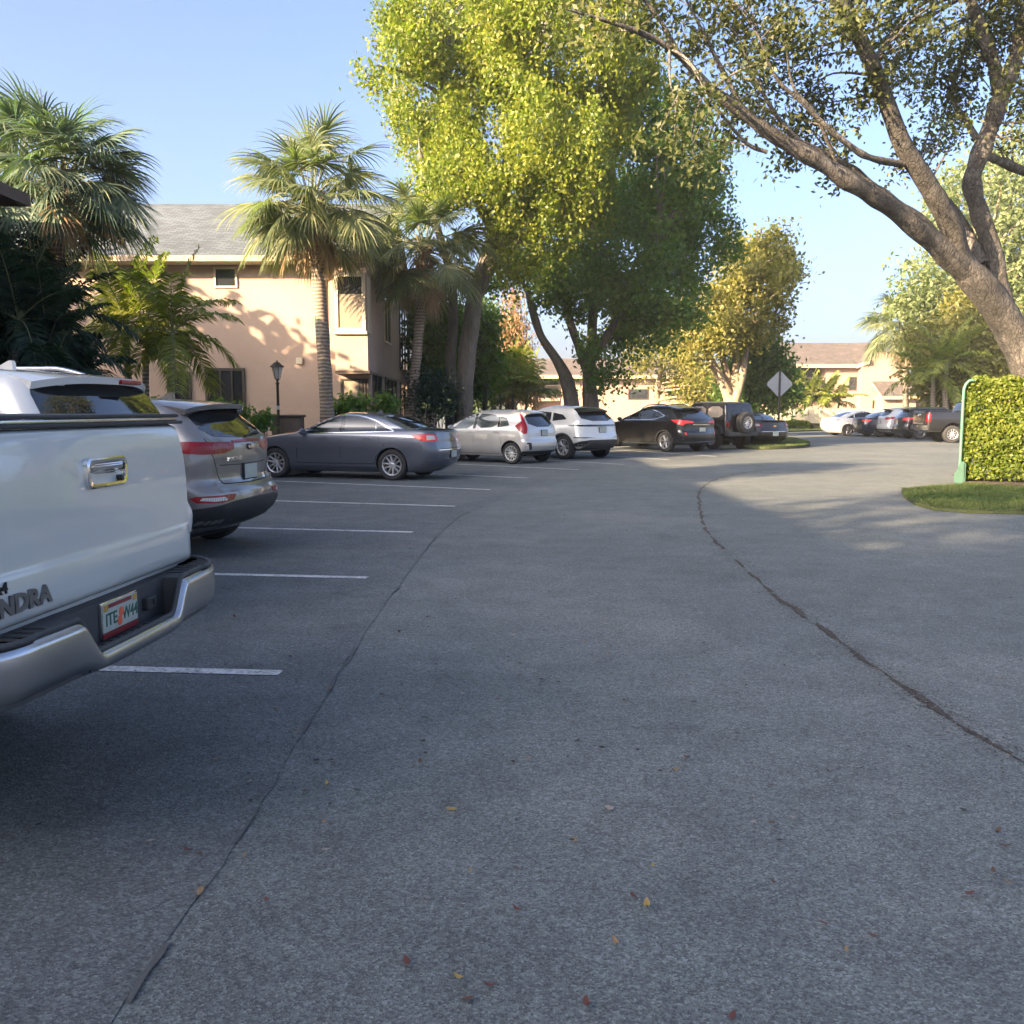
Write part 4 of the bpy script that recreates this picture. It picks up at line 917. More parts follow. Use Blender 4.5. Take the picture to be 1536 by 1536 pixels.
# planted ground at the bay heads, islands, verges
def grass(name, poly, n, h, m, z=.1, wid=.006):
    """short blades inside a polygon"""
    xs = [p[0] for p in poly]; ys = [p[1] for p in poly]; P2 = [(p[0], p[1]) for p in poly]; out = []
    def ins(x, y):
        c = False
        for i in range(len(P2)):
            (x1, y1), (x2, y2) = P2[i-1], P2[i]
            if (y1 > y) != (y2 > y) and x < (x2-x1)*(y-y1)/(y2-y1)+x1: c = not c
        return c
    V, Fs = [], []
    while len(Fs) < n:
        x, y = random.uniform(min(xs), max(xs)), random.uniform(min(ys), max(ys))
        if not ins(x, y) or noise.noise(Vector((x*1.3, y*1.3, 0))) < random.uniform(-.9,-.1): continue
        a = random.uniform(0, 6.3); hh = h*random.uniform(.5,1.3); dx, dy = math.cos(a)*wid, math.sin(a)*wid; lx, ly = random.gauss(0,.5)*hh, random.gauss(0,.5)*hh; k = len(V)
        V += [(x-dx,y-dy,z), (x+dx,y+dy,z), (x+dx*.6+lx*.5,y+dy*.6+ly*.5,z+hh*.6), (x+lx,y+ly,z+hh)]; Fs.append((k,k+1,k+2,k+3))
    o = link(name, np_mesh(name, V, Fs), m); o['kind'] = 'stuff'; return o
def mat_leaf(name, cs, trans=.35, rough=.5):
    m, nt, b = newmat(name); g = nt.nodes.new('ShaderNodeNewGeometry')
    tc = coords(nt); cl = noisetex(nt, tc, .55, 3); ma = N(nt, 'ShaderNodeMath', operation='MULTIPLY_ADD'); L(nt, cl, ma.inputs[0]); ma.inputs[1].default_value = 1.1; mb = N(nt, 'ShaderNodeMath', operation='MULTIPLY_ADD'); L(nt, g.outputs['Random Per Island'], mb.inputs[0]); mb.inputs[1].default_value = .62; mb.inputs[2].default_value = -.36; L(nt, mb.outputs[0], ma.inputs[2])
    col = ramp(nt, ma.outputs[0], [(i/(len(cs)-1), c) for i, c in enumerate(cs)])
    L(nt, col, b.inputs['Base Color']); b.inputs['Roughness'].default_value = rough; b.inputs['Specular IOR Level'].default_value = .35
    t = nt.nodes.new('ShaderNodeBsdfTranslucent'); tm = N(nt, 'ShaderNodeMix', data_type='RGBA', blend_type='MULTIPLY'); tm.inputs[0].default_value = 1
    L(nt, col, tm.inputs[6]); tm.inputs[7].default_value = (1.4,1.8,.6,1); L(nt, tm.outputs[2], t.inputs[0])
    mx = nt.nodes.new('ShaderNodeMixShader'); mx.inputs[0].default_value = trans; L(nt, b.outputs[0], mx.inputs[1]); L(nt, t.outputs[0], mx.inputs[2])
    L(nt, mx.outputs[0], nt.nodes['Material Output'].inputs[0]); return m
M['grass'] = mat_leaf('grass_blades', [(.035,.07,.016), (.06,.095,.024), (.09,.12,.035), (.14,.13,.06)], .25)
def kerb(name, line, w=.15, h=.12):
    pts = [Vector(p) for p in line]; bm = bmesh.new(); rows = []
    for i, p in enumerate(pts):
        t = (pts[min(i+1,len(pts)-1)]-pts[max(i-1,0)]).normalized(); n = Vector((-t.y, t.x, 0))
        rows.append([bm.verts.new((*(p+n*o).xy, z)) for o, z in ((0,0),(0,h-.02),(.02,h),(w,h),(w,0))])
    for a, b in zip(rows, rows[1:]):
        for k in range(4): bm.faces.new((a[k], a[k+1], b[k+1], b[k]))
    bmesh.ops.recalc_face_normals(bm, faces=bm.faces)
    o = from_bm(name, bm, M['concrete'], None, 40); o['kind'] = 'structure'; return o
hd_line = [Vector(p) for p in catmull([tuple(h) for h in HEADS]+[(HEADS[-1].x+2.2, HEADS[-1].y+1.6, 0),(HEADS[-1].x+5, HEADS[-1].y+1.5, 0)], 6)]
kerb('kerb', hd_line)
sheet('planting_bed', [tuple(p+Vector((-.1,.05,0))) for p in hd_line]+[(12,70),(-70,70),(-70,-25)], .095, M['soil'])
# island with the road sign
isl = [G(*p) for p in ((1135,668),(1150,661.5),(1180,660),(1205,664),(1215,668.5),(1205,672),(1170,674),(1140,674.5),(1115,673),(1105,671))]
isl = [Vector(p) for p in catmull([tuple(p) for p in isl]+[tuple(isl[0])], 4)][:-1]
sheet('grass_island', isl, .12, M['soil'], .11); grass('island_grass', isl, 6000, .06, M['grass'], .12, .012)
# verge before the fence
vg = [G(*p) for p in ((1098,651),(1160,649),(1236,646.5),(1262,644),(1262,640),(1100,640))]; vg[-1].y = vg[-2].y = 80
sheet('verge', vg, .10, M['soil'], .09); grass('verge_grass', vg, 6000, .07, M['grass'], .10, .02)
# lawn by the hedge
lw = [G(*p) for p in ((1352,738),(1356,748),(1372,758),(1400,766),(1450,770),(1536,772),(1700,773),(2000,772))]+[Vector((24,19.2,0)), Vector((24,22,0)), Vector((10.5,22,0)), Vector((9.5,19.4,0))]+[G(*p) for p in ((1440,731),(1400,733))]
sheet('lawn', lw, .05, M['soil'], .045)
lwv = [p for p in lw if True]; front = lw[:8]+[Vector((15,14.6,0)),Vector((10.8,16.6,0)),Vector((9.5,18.0,0)),Vector((9.0,18.5,0)),lw[-2],lw[-1]]
grass('lawn_grass', front, 42000, .045, M['grass'], .05, .005)
sheet('mulch_bed', [(9.0,18.55),(9.6,18.0),(10.8,16.6),(13.5,15.2),(15,20),(9.9,21)], .056, M['mulch'])
# ------------------------------------------------------------------ buildings
def mat_stucco(name, c):
    m, nt, b = newmat(name); v = coords(nt); n1 = noisetex(nt, v, .5, 5, .6); n2 = noisetex(nt, v, 9, 5, .6)
    a = N(nt, 'ShaderNodeMath', operation='MULTIPLY_ADD'); L(nt, n2, a.inputs[0]); a.inputs[1].default_value = .4; L(nt, n1, a.inputs[2])
    L(nt, ramp(nt, a.outputs[0], [(.45, scale_rgb(c,.88)), (.9, scale_rgb(c,1.1))]), b.inputs['Base Color']); b.inputs['Roughness'].default_value = .9
    bump(nt, b, noisetex(nt, v, 45, 5, .65), .35, .02); return m
def mat_shingle(name, c):
    m, nt, b = newmat(name); t = nt.nodes.new('ShaderNodeTexCoord')
    br = N(nt, 'ShaderNodeTexBrick', Scale=1.0); br.inputs['Brick Width'].default_value = .33; br.inputs['Row Height'].default_value = .14; br.inputs['Mortar Size'].default_value = .012
    br.inputs['Color1'].default_value = (*scale_rgb(c,.72),1); br.inputs['Color2'].default_value = (*scale_rgb(c,1.25),1); br.inputs['Mortar'].default_value = (*scale_rgb(c,.4),1); br.inputs['Bias'].default_value = 0
    L(nt, t.outputs['UV'], br.inputs['Vector'])
    n = noisetex(nt, t.outputs['Object'], .8, 5, .65); x = N(nt, 'ShaderNodeMix', data_type='RGBA', blend_type='MULTIPLY'); x.inputs[0].default_value = 1
    L(nt, br.outputs['Color'], x.inputs[6]); L(nt, ramp(nt, n, [(.3, (.75,)*3), (.7, (1.2,)*3)]), x.inputs[7]); L(nt, x.outputs[2], b.inputs['Base Color'])
    b.inputs['Roughness'].default_value = .9; bump(nt, b, br.outputs['Fac'], -.5, .02); return m
M['stucco'] = mat_stucco('peach_stucco', (.345,.252,.198)); M['stucco_far'] = mat_stucco('tan_stucco', (.285,.19,.138)); M['cream'] = mat_stucco('cream_trim', (.50,.43,.32))
M['slate'] = mat_shingle('grey_shingles', (.078,.092,.108)); M['brownroof'] = mat_shingle('brown_shingles', (.105,.082,.07))
M['fascia'] = mat_plain('brown_fascia', (.10,.07,.05), .7, var=.2); M['bronze'] = mat_plain('bronze_frame', (.045,.036,.03), .4, var=.2); M['tanfascia'] = mat_plain('tan_fascia', (.34,.25,.16), .7, var=.2)
def mat_pane(name, c, r=.04):
    m, nt, b = newmat(name); v = coords(nt); n = noisetex(nt, v, .7, 2)
    L(nt, ramp(nt, n, [(.3, scale_rgb(c,.6)), (.7, scale_rgb(c,1.4))]), b.inputs['Base Color']); b.inputs['Roughness'].default_value = r; b.inputs['Specular IOR Level'].default_value = .7
    bump(nt, b, noisetex(nt, v, 2.5, 2), .02, .05); return m
M['pane'] = mat_pane('window_glass', (.02,.022,.024)); M['blind'] = mat_plain('closed_blind', (.25,.20,.15), .35, var=.08, spec=.5); M['pale_pane'] = mat_plain('shuttered_window', (.17,.15,.12), .3, var=.1)
def slope(bm, pts, thick=.14):
    """roof slab from 4 (or 3) corner points, UV in metres along the slope"""
    pts = [Vector(p) for p in pts]; n = (pts[1]-pts[0]).cross(pts[-1]-pts[0]).normalized()
    if n.z < 0: n = -n
    uv = bm.loops.layers.uv.verify(); u = (pts[1]-pts[0]).normalized(); v = n.cross(u)
    A = [bm.verts.new(p) for p in pts]; B = [bm.verts.new(p-Vector((0,0,thick))) for p in pts]; k = len(pts)
    fs = [bm.faces.new(A), bm.faces.new(B[::-1])]+[bm.faces.new((A[i], B[i], B[(i+1)%k], A[(i+1)%k])) for i in range(k)]
    for f in fs:
        for l in f.loops: q = l.vert.co-pts[0]; l[uv].uv = (q.dot(u), q.dot(v))
    for f in fs[1:]: f.material_index = 1
    bmesh.ops.recalc_face_normals(bm, faces=fs)
def window(root, axis, c0, c1, z0, z1, at, out, frame='bronze', pane='pane', fw=.07, mull=(), sill=None, label=None):
    """axis 'x': wall in the XZ plane at y=at; out: sign of the outward normal. frame > pane"""
    def bx(bm, a0, a1, b0, b1, d0, d1, bev=0):
        lo, hi = sorted((at+out*d0, at+out*d1))
        if axis == 'x': box(bm, (a0, lo, b0), (a1, hi, b1), bev)
        else: box(bm, (lo, a0, b0), (hi, a1, b1), bev)
    bm = bmesh.new()
    bx(bm, c0-fw, c0, z0-fw, z1+fw, -.02, .05); bx(bm, c1, c1+fw, z0-fw, z1+fw, -.02, .05); bx(bm, c0, c1, z1, z1+fw, -.02, .048); bx(bm, c0, c1, z0-fw, z0, -.02, .048)
    for mm in mull: bx(bm, c0+(c1-c0)*mm-.025, c0+(c1-c0)*mm+.025, z0, z1, .0, .04)
    w_ = from_bm('window', bm, M[frame], root); 
    bm = bmesh.new(); bx(bm, c0, c1, z0, z1, -.06, .012); from_bm('pane', bm, M[pane], w_)
    if sill: bm = bmesh.new(); bx(bm, c0-fw-.05, c1+fw+.05, z0-fw-.09, z0-fw-.002, -.02, .11, .01); from_bm('sill', bm, M[sill], w_)
    return w_
# ---- house with the grey roof, behind the palms
hs = thing('house', 'two-storey peach stucco house with a grey shingle roof behind the palms', 'house', (-10, 33, 0))
O = Vector((-10, 33, 0))
def hbuild(name, bm, m, smooth=None, mats=None, root=None):
    r = root or hs
    for v in bm.verts: v.co -= r.location
    return from_bm(name, bm, m, r, smooth, mats)
bm = bmesh.new(); XR = -4.35; zE = 6.36; zR = P(300,306,34.6).z
prism(bm, [(29,0),(29,zE),(34.6,zR-.2),(40.2,zE),(40.2,0)], 'x', -24, XR); 
w1 = hbuild('wall', bm, M['stucco'])
bm = bmesh.new(); box(bm, (-14, 40.2, 0), (XR-.25, 56, 6.1)); box(bm, (-5.6, 50.5, 0), (XR-.05, 55, 5.9)); hbuild('rear_wall', bm, M['stucco'])
bm = bmesh.new(); sl_ = (zR-zE+.2)/(34.6-29); e = .75
slope(bm, [(-24.5,29-e,zE-e*sl_+.05),(XR+.15,29-e,zE-e*sl_+.05),(XR+.15,34.6,zR),(-24.5,34.6,zR)], .16)
slope(bm, [(XR+.15,40.2+e,zE-e*sl_+.05),(-24.5,40.2+e,zE-e*sl_+.05),(-24.5,34.6,zR),(XR+.15,34.6,zR)], .16)
hbuild('roof', bm, None, mats=[M['slate'], M['tanfascia']])
bm = bmesh.new(); slope(bm, [(XR+.45,37.6,6.15),(XR+.45,57,6.15),(-9.2,57,8.4),(-9.2,37.6,8.4)], .3); slope(bm, [(-14.8,57,6.0),(-14.8,40.8,6.0),(-9.2,40.8,8.4),(-9.2,57,8.4)], .3); hbuild('rear_roof', bm, None, mats=[M['brownroof'], M['fascia']])
bm = bmesh.new(); y0 = 29-e; z0 = zE-e*sl_+.05
box(bm, (-24.5, y0-.03, z0-.17), (XR+.15, y0-.002, z0-.01)); hbuild('fascia_board', bm, M['tanfascia'])
bm = bmesh.new(); box(bm, (-24.4, y0+.02, z0-.165), (XR+.1, 28.99, z0-.162)); hbuild('soffit', bm, M['cream'])
# upper bay with its cream-framed window
bx0, bx1 = P(503,500,28.55).x, XR+.002
zb0, zb1 = P(520,556,28.55).z, z0-.17
bm = bmesh.new(); box(bm, (bx0, 28.5, zb0), (bx1, 28.998, zb1)); bay = hbuild('bay', bm, M['stucco'])
def hwin(*a, **k):
    w_ = window(hs, *a, **k)
    for o in [w_]+list(w_.children):
        for v in o.data.vertices: v.co -= hs.location
    return w_
c0, c1 = P(507,450,28.5).x, P(543,450,28.5).x; hwin('x', c0, c1, P(0,492,28.5).z, P(0,415,28.5).z, 28.5, -1, 'cream', 'blind', .10, sill='cream'); bm = bmesh.new(); box(bm, (c0, 28.480, P(0,441,28.5).z), (c1, 28.487, P(0,415,28.5).z)); hbuild('window_screen', bm, M['pane'])  # dark glass band above the blind
bm = bmesh.new(); box(bm, (bx0, 28.42, zb0-.10), (XR+.06, 28.999, zb0-.002)); hbuild('bay_base', bm, M['fascia'])
hwin('x', c0, P(528,0,29).x, 1.0, zb0-.28, 28.998, -1, 'bronze', 'blind', .06); hwin('x', P(534,0,29).x, XR-.12, 1.0, zb0-.28, 28.998, -1, 'bronze', 'pane', .06, mull=(.5,))
hwin('x', P(310,0,29).x, P(340,0,29).x, P(0,429,29).z, P(0,404,29).z, 29, -1, 'cream', 'pane', .06)
hwin('x', P(232,0,29).x, P(262,0,29).x, .95, 2.6, 29, -1, 'bronze', 'pane', .07); hwin('x', P(292,0,29).x, P(346,0,29).x, .9, P(0,556,29).z, 29, -1, 'bronze', 'pane', .08, mull=(.36,.70))
hwin('x', -16.5, -15.2, 3.9, 5.2, 29, -1, 'cream', 'pale_pane', .06)
# side wall, turned away from the sun
hwin('y', 28.62, 28.9, P(0,497,28.7).z, P(0,419,28.7).z, XR, 1, 'cream', 'pane', .05)
hwin('y', 32.2, 33.8, P(0,513,33).z, P(0,444,33).z, XR, 1, 'cream', 'pane', .07, mull=(.5,)); hwin('y', 32.3, 35.2, .8, 2.55, XR, 1, 'bronze', 'pane', .07, mull=(.33,.66)); hwin('y', 29.4, 31.2, .8, 2.6, XR, 1, 'bronze', 'pane', .07, mull=(.5,))
hwin('y', 36.6, 39.4, 3.1, 5.4, XR, 1, 'bronze', 'pane', .07, mull=(.3,.6)); hwin('y', 36.6, 39.4, .3, 2.5, XR, 1, 'bronze', 'pane', .07, mull=(.5,))
hwin('y', 41, 43.5, 3.2, 5.6, XR-.25, 1, 'bronze', 'pane', .07, mull=(.5,)); hwin('y', 45.6, 48.5, 3.4, 5.4, XR-.25, 1, 'bronze', 'pane', .07, mull=(.5,)); hwin('y', 51.5, 53.5, 3.4, 5.2, XR-.05, 1, 'bronze', 'pane', .07)
bm = bmesh.new(); zz_ = zb0-.02; box(bm, (XR+.0015, 29.0, zz_-.05), (XR+.035, 40.1, zz_+.05)); hbuild('string_course', bm, M['stucco'])
for px in (476,):
    a = Acc(); x = P(px,0,28.94).x-hs.location.x; yb = 28.94-hs.location.y; a.tube([(x,yb-.55,z0-.15,.04),(x,yb-.30,z0-.30,.04),(x,yb,z0-.62,.04),(x,yb,2.8,.04),(x,yb,.1,.04)], 8); a.build('downpipe', M['tanfascia'], hs)
bm = bmesh.new(); box(bm, (P(430,0,28.9).x, 28.93, 2.9), (P(440,0,28.9).x, 28.997, 3.1), .01); hbuild('wall_vent', bm, M['cream'])
# ---- house beside the bays; only the corner of its roof enters the picture
hl = thing('house.001', 'house whose dark roof corner juts in above the dark palms', 'house', (-14.5, 2, 0))
EX, EY = P(45,292,18.0).x, 18.0; ze = P(45,292,18.0).z
bm = bmesh.new(); box(bm, (-20.5, -13, 0), (EX-.95, EY-.95, ze-.05)); hbuild('wall', bm, M['stucco'], root=hl)
bm = bmesh.new(); xm = (EX-21.5)/2; hp = 5.6; zr = 8.35
c_ = [(EX,-14,ze),(EX,EY,ze),(-21.5,EY,ze),(-21.5,-14,ze)]; r_ = [(xm,-14+hp,zr),(xm,EY-hp,zr)]
slope(bm, [c_[0],c_[1],r_[1],r_[0]], .22); slope(bm, [c_[1],c_[2],r_[1]], .22); slope(bm, [c_[2],c_[3],r_[0],r_[1]], .22); slope(bm, [c_[3],c_[0],r_[0]], .22)
hbuild('roof', bm, None, mats=[M['slate'], M['fascia']], root=hl)
for y in (-10,-5,0,5,10,14):
    for z in (.9, 3.6):
        w_ = window(hl, 'y', y, y+1.5, z, z+1.4, EX-.95, 1, 'bronze', 'pane', .07, mull=(.5,))
        for o in [w_]+list(w_.children):
            for v in o.data.vertices: v.co -= hl.location
# ---- far houses
def farwin(root, *a, **k):
    w_ = window(root, *a, **k)
    for o in [w_]+list(w_.children):
        for v in o.data.vertices: v.co -= root.location
    return w_
YB = 95.0
hb = thing('house.002', 'tan house with a brown roof and a railed balcony seen between the tree trunks', 'house', (10, YB, 0))
X = lambda px, Y=YB: P(px, 600, Y).x
Z = lambda py, Y=YB: P(768, py, Y).z
bm = bmesh.new(); box(bm, (X(778), YB, 0), (X(800), YB+12, Z(560))); box(bm, (X(800), YB+1.6, 0), (X(842), YB+12, Z(560))); box(bm, (X(842), YB+.3, 0), (X(1050), YB+12, Z(560))); box(bm, (X(808), YB+.25, Z(597)-.3), (X(840), YB+1.6, Z(597))); hbuild('wall', bm, M['stucco_far'], root=hb)
bm = bmesh.new(); slope(bm, [(X(770),YB-.9,Z(563)),(X(1060),YB-.9,Z(563)),(X(1060),YB+6,Z(533)),(X(770),YB+6,Z(533))], .35); slope(bm, [(X(1060),YB+13,Z(563)),(X(770),YB+13,Z(563)),(X(770),YB+6,Z(533)),(X(1060),YB+6,Z(533))], .35); hbuild('roof', bm, None, mats=[M['brownroof'], M['tanfascia']], root=hb)
farwin(hb, 'x', X(813), X(837), Z(594), Z(566), YB+1.6, -1, 'bronze', 'pane', .08, mull=(.5,)); farwin(hb, 'x', X(944), X(972), Z(598), Z(585), YB+.3, -1, 'bronze', 'pane', .1); farwin(hb, 'x', X(1004), X(1030), Z(598), Z(575), YB+.3, -1, 'bronze', 'pane', .1)
bm = bmesh.new()
for k in range(14): x = X(809)+(X(840)-X(809))*k/13; box(bm, (x-.03, YB+.24, Z(597)), (x+.03, YB+.30, Z(579)))
box(bm, (X(808), YB+.22, Z(579)), (X(841), YB+.32, Z(579)+.1)); hbuild('balcony_railing', bm, M['bronze'], root=hb)
hc = thing('house.003', 'tan house with a brown roof, sunlit gable wall and low shed roof past the fence', 'house', (35, YB, 0))
bm = bmesh.new(); box(bm, (X(1160), YB+1.5, 0), (X(1182), YB+14, Z(545))); box(bm, (X(1182), YB+3.2, 0), (X(1244), YB+14, Z(545))); box(bm, (X(1244), YB+1.2, 0), (X(1292), YB+14, Z(545))); box(bm, (X(1190), YB+1.4, Z(588)-.4), (X(1246), YB+3.2, Z(588)))
prism(bm, [(X(1291),0),(X(1291),Z(545)),(X(1326),Z(527)),(X(1360),Z(540)),(X(1360),0)], 'y', YB, YB+12); box(bm, (X(1312), YB-2.2, 0), (X(1360), YB-.002, Z(592))); box(bm, (X(1361), YB+1, 0), (X(1440), YB+12, Z(560)))
hbuild('wall', bm, M['stucco_far'], root=hc)
bm = bmesh.new(); slope(bm, [(X(1150),YB+.3,Z(546)),(X(1284),YB+.3,Z(546)),(X(1312),YB+8,Z(506)),(X(1172),YB+8,Z(506))], .35); slope(bm, [(X(1284),YB+.2,Z(547)),(X(1300),YB-.5,Z(540)),(X(1345),YB+7,Z(506)),(X(1312),YB+8,Z(506))], .35)
slope(bm, [(X(1306),YB-2.9,Z(595)),(X(1362),YB-2.9,Z(595)),(X(1362),YB-.05,Z(572)),(X(1306),YB-.05,Z(572))], .3); slope(bm, [(X(1340),YB-.3,Z(545)),(X(1445),YB+.2,Z(560)),(X(1440),YB+8,Z(530)),(X(1340),YB+8,Z(515))], .3)
hbuild('roof', bm, None, mats=[M['brownroof'], M['tanfascia']], root=hc)
farwin(hc, 'x', X(1208), X(1242), Z(588), Z(550), YB+3.2, -1, 'bronze', 'pane', .1, mull=(.5,)); farwin(hc, 'x', X(1280), X(1290), Z(584), Z(566), YB+1.2, -1, 'bronze', 'pane', .1); farwin(hc, 'x', X(1308)+.1, X(1312)-.02, Z(612), Z(601), YB, -1, 'bronze', 'pane', .05)
bm = bmesh.new(); box(bm, (X(1205), YB+1.3, Z(567)), (X(1250), YB+1.4, Z(567)+.12))
for k in range(20): x = X(1205)+(X(1249)-X(1205))*k/19; box(bm, (x-.03, YB+1.31, Z(588)), (x+.03, YB+1.37, Z(567)))
hbuild('balcony_railing', bm, M['bronze'], root=hc)
# ---- beige fence of panels and posts
fn = thing('fence', 'long beige panel fence before the far houses', 'fence', (G(1220,641).x, 76, 0)); FX = lambda px: P(px, 620, 76).x
M['beige'] = mat_stucco('beige_fence_paint', (.33,.285,.21))
bm = bmesh.new(); zt_ = P(0,613,76).z; xs_ = np.linspace(FX(1096), FX(1345), 14)
for a, b in zip(xs_, xs_[1:]): box(bm, (a+.06, 75.97, .05), (b-.06, 76.03, zt_))
hbuild('fence_panel', bm, M['beige'], root=fn)
for x in xs_: bm = bmesh.new(); box(bm, (x-.06, 75.93, 0), (x+.06, 76.07, zt_+.06), .01); hbuild('post', bm, M['beige'], root=fn)
# ------------------------------------------------------------------ street furniture
M['lampmetal'] = mat_plain('dark_brown_metal', (.03,.022,.018), .5); M['lampglass'] = mat_plain('frosted_lamp_glass', (.45,.43,.38), .2, spec=.6)
lb = P(418, 640, 24.6); zt = P(415,541,24.6).z
lp = thing('lamp_post', 'dark brown lamp post with a lantern head in front of the peach wall', 'lamp post', (lb.x, 24.6, .09))
zt -= .09
bm = bmesh.new(); lathe(bm, [(.09,0),(.09,.05),(.06,.09),(.045,.16),(.038,.3),(.035,zt-.62),(.05,zt-.60),(.05,zt-.57),(.03,zt-.56),(.03,zt-.50),(.075,zt-.47)], 16); from_bm('post', bm, M['lampmetal'], lp, 40)
bm = bmesh.new(); lathe(bm, [(.07,zt-.47),(.135,zt-.17),(.13,zt-.16)], 6); from_bm('lantern_glass', bm, M['lampglass'], lp)
bm = bmesh.new(); lathe(bm, [(.19,zt-.17),(.18,zt-.14),(.08,zt-.05),(.03,zt-.03),(.025,zt),(0,zt+.02)], 12)
for k in range(6):
    a = 2*math.pi*k/6; v = Vector((math.cos(a), math.sin(a), 0)); q = [v*.072+Vector((0,0,zt-.47)), v*.138+Vector((0,0,zt-.165))]
    V_, F_ = tube_arrays([(*q[0],.008),(*q[1],.008)], 6); vs = [bm.verts.new(p) for p in V_]; [bm.faces.new([vs[i] for i in f]) for f in F_]
from_bm('lantern_cage', bm, M['lampmetal'], lp)
bm = bmesh.new(); box(bm, (-.05,-.045,1.42), (.05,-.03,1.52)); from_bm('notice_tag', bm, M['plate'], lp)
bx_ = P(432,630,25.5); ub = thing('utility_box', 'low brown utility box at the foot of the lamp post', 'utility box', (bx_.x, 25.5, .09))
bm = bmesh.new(); box(bm, (-.38,-.3,0), (.38,.3,P(0,626,25.5).z-.09), .03); from_bm('cabinet', bm, M['fascia'], ub, 40); bm = bmesh.new(); zc = P(0,626,25.5).z-.09; box(bm, (-.42,-.34,zc+.002), (.42,.34,zc+.07), .02); from_bm('lid', bm, M['bronze'], ub, 40)
sp_ = G(1167,662); rs = thing('road_sign', 'diamond road sign seen from its grey back on a dark post', 'road sign', (sp_.x, sp_.y, .12))
zs = P(0,576,sp_.y).z-.12; hd_ = 20.5*sp_.y/F; M['signback'] = mat_plain('sign_back_aluminium', (.36,.37,.38), .45, .5, var=.1)
bm = bmesh.new(); box(bm, (-.045,-.03,0), (.045,.02,zs+hd_*.97), .008); from_bm('post', bm, M['lampmetal'], rs, 40)
bm = bmesh.new(); prism(bm, chaikin([(0,zs-hd_),(hd_,zs),(0,zs+hd_),(-hd_,zs)], 0), 'y', .022, .034); bmesh.ops.bevel(bm, geom=[e for e in bm.edges if abs((e.verts[0].co-e.verts[1].co).y) > .005], offset=.06, segments=4, affect='EDGES'); from_bm('sign_plate', bm, M['signback'], rs)
bm = bmesh.new()
for z in (zs-.35, zs+.35): lathe(bm, [(.018,-.034),(.018,-.0305),(0,-.029)], 10, 'y', (0,0,z))
from_bm('bolt', bm, M['chrome'], rs)
# ------------------------------------------------------------------ plants
def mat_bark(name, c, scale=7, stretch=.25, b_=.6):
    m, nt, b = newmat(name); v = coords(nt, scale=(1,1,stretch)); n = noisetex(nt, v, scale, 8, .7); n2 = noisetex(nt, v, 1.2, 4)
    a = N(nt, 'ShaderNodeMath', operation='MULTIPLY_ADD'); L(nt, n2, a.inputs[0]); a.inputs[1].default_value = .5; L(nt, n, a.inputs[2])
    L(nt, ramp(nt, a.outputs[0], [(.42, scale_rgb(c,.35)), (.72, c), (1.0, scale_rgb(c,1.7))]), b.inputs['Base Color']); b.inputs['Roughness'].default_value = .9
    bump(nt, b, n, b_, .05); return m
def mat_palmbark(name, c):
    m, nt, b = newmat(name); v = coords(nt); wv = N(nt, 'ShaderNodeTexWave', Scale=3.2, Distortion=3.0, Detail=3.0); wv.bands_direction = 'Z'; L(nt, v, wv.inputs['Vector']); n = noisetex(nt, v, 9, 6, .7)
    x = N(nt, 'ShaderNodeMath', operation='MULTIPLY'); L(nt, wv.outputs['Fac'], x.inputs[0]); L(nt, n, x.inputs[1])
    L(nt, ramp(nt, x.outputs[0], [(.05, scale_rgb(c,.55)), (.6, scale_rgb(c,1.35))]), b.inputs['Base Color']); b.inputs['Roughness'].default_value = .9; bump(nt, b, x.outputs[0], .6, .04); return m
M['bark'] = mat_bark('grey_brown_bark', (.12,.105,.09)); M['bark_pale'] = mat_bark('pale_bark', (.27,.205,.14))
def mat_cracked(name, c):
    m, nt, b = newmat(name); v = coords(nt, scale=(1,1,.55)); n = noisetex(nt, v, 5, 9, .72); n2 = noisetex(nt, v, .9, 5, .6); n3 = noisetex(nt, v, 40, 4, .7)
    dv = N(nt, 'ShaderNodeVectorMath', operation='MULTIPLY_ADD'); nz = nt.nodes.new('ShaderNodeTexNoise'); nz.inputs['Scale'].default_value = 6; L(nt, v, nz.inputs['Vector']); L(nt, nz.outputs['Color'], dv.inputs[0]); dv.inputs[1].default_value = (.16,.16,.16); L(nt, v, dv.inputs[2])
    vo = N(nt, 'ShaderNodeTexVoronoi', Scale=11.0, feature='DISTANCE_TO_EDGE'); L(nt, dv.outputs[0], vo.inputs['Vector'])
    a = N(nt, 'ShaderNodeMath', operation='MULTIPLY_ADD'); L(nt, n2, a.inputs[0]); a.inputs[1].default_value = .7; L(nt, n, a.inputs[2])
    col = ramp(nt, a.outputs[0], [(.55, scale_rgb(c,.45)), (.85, c), (1.05, scale_rgb(c,2.1))])
    x = N(nt, 'ShaderNodeMix', data_type='RGBA', blend_type='MULTIPLY'); x.inputs[0].default_value = 1; L(nt, col, x.inputs[6]); L(nt, ramp(nt, vo.outputs['Distance'], [(0, (.45,)*3), (.09, (1,)*3)]), x.inputs[7]); L(nt, x.outputs[2], b.inputs['Base Color'])
    b.inputs['Roughness'].default_value = .92; h = bump(nt, b, n, .9, .06); e = N(nt, 'ShaderNodeMath', operation='MINIMUM'); L(nt, vo.outputs['Distance'], e.inputs[0]); e.inputs[1].default_value = .12
    h = bump(nt, b, e.outputs[0], .9, .10, h); bump(nt, b, n3, .5, .012, h); return m
M['bark_dark'] = mat_cracked('dark_bark', (.105,.093,.083))
M['palm_bark'] = mat_palmbark('palm_trunk', (.24,.19,.145)); M['palm_green'] = mat_plain('green_crownshaft', (.12,.15,.05), .5, var=.25)
M['boots'] = mat_plain('dead_palm_boots', (.20,.10,.05), .9, var=.3); M['petiole'] = mat_plain('palm_petiole', (.14,.15,.06), .6, var=.2)
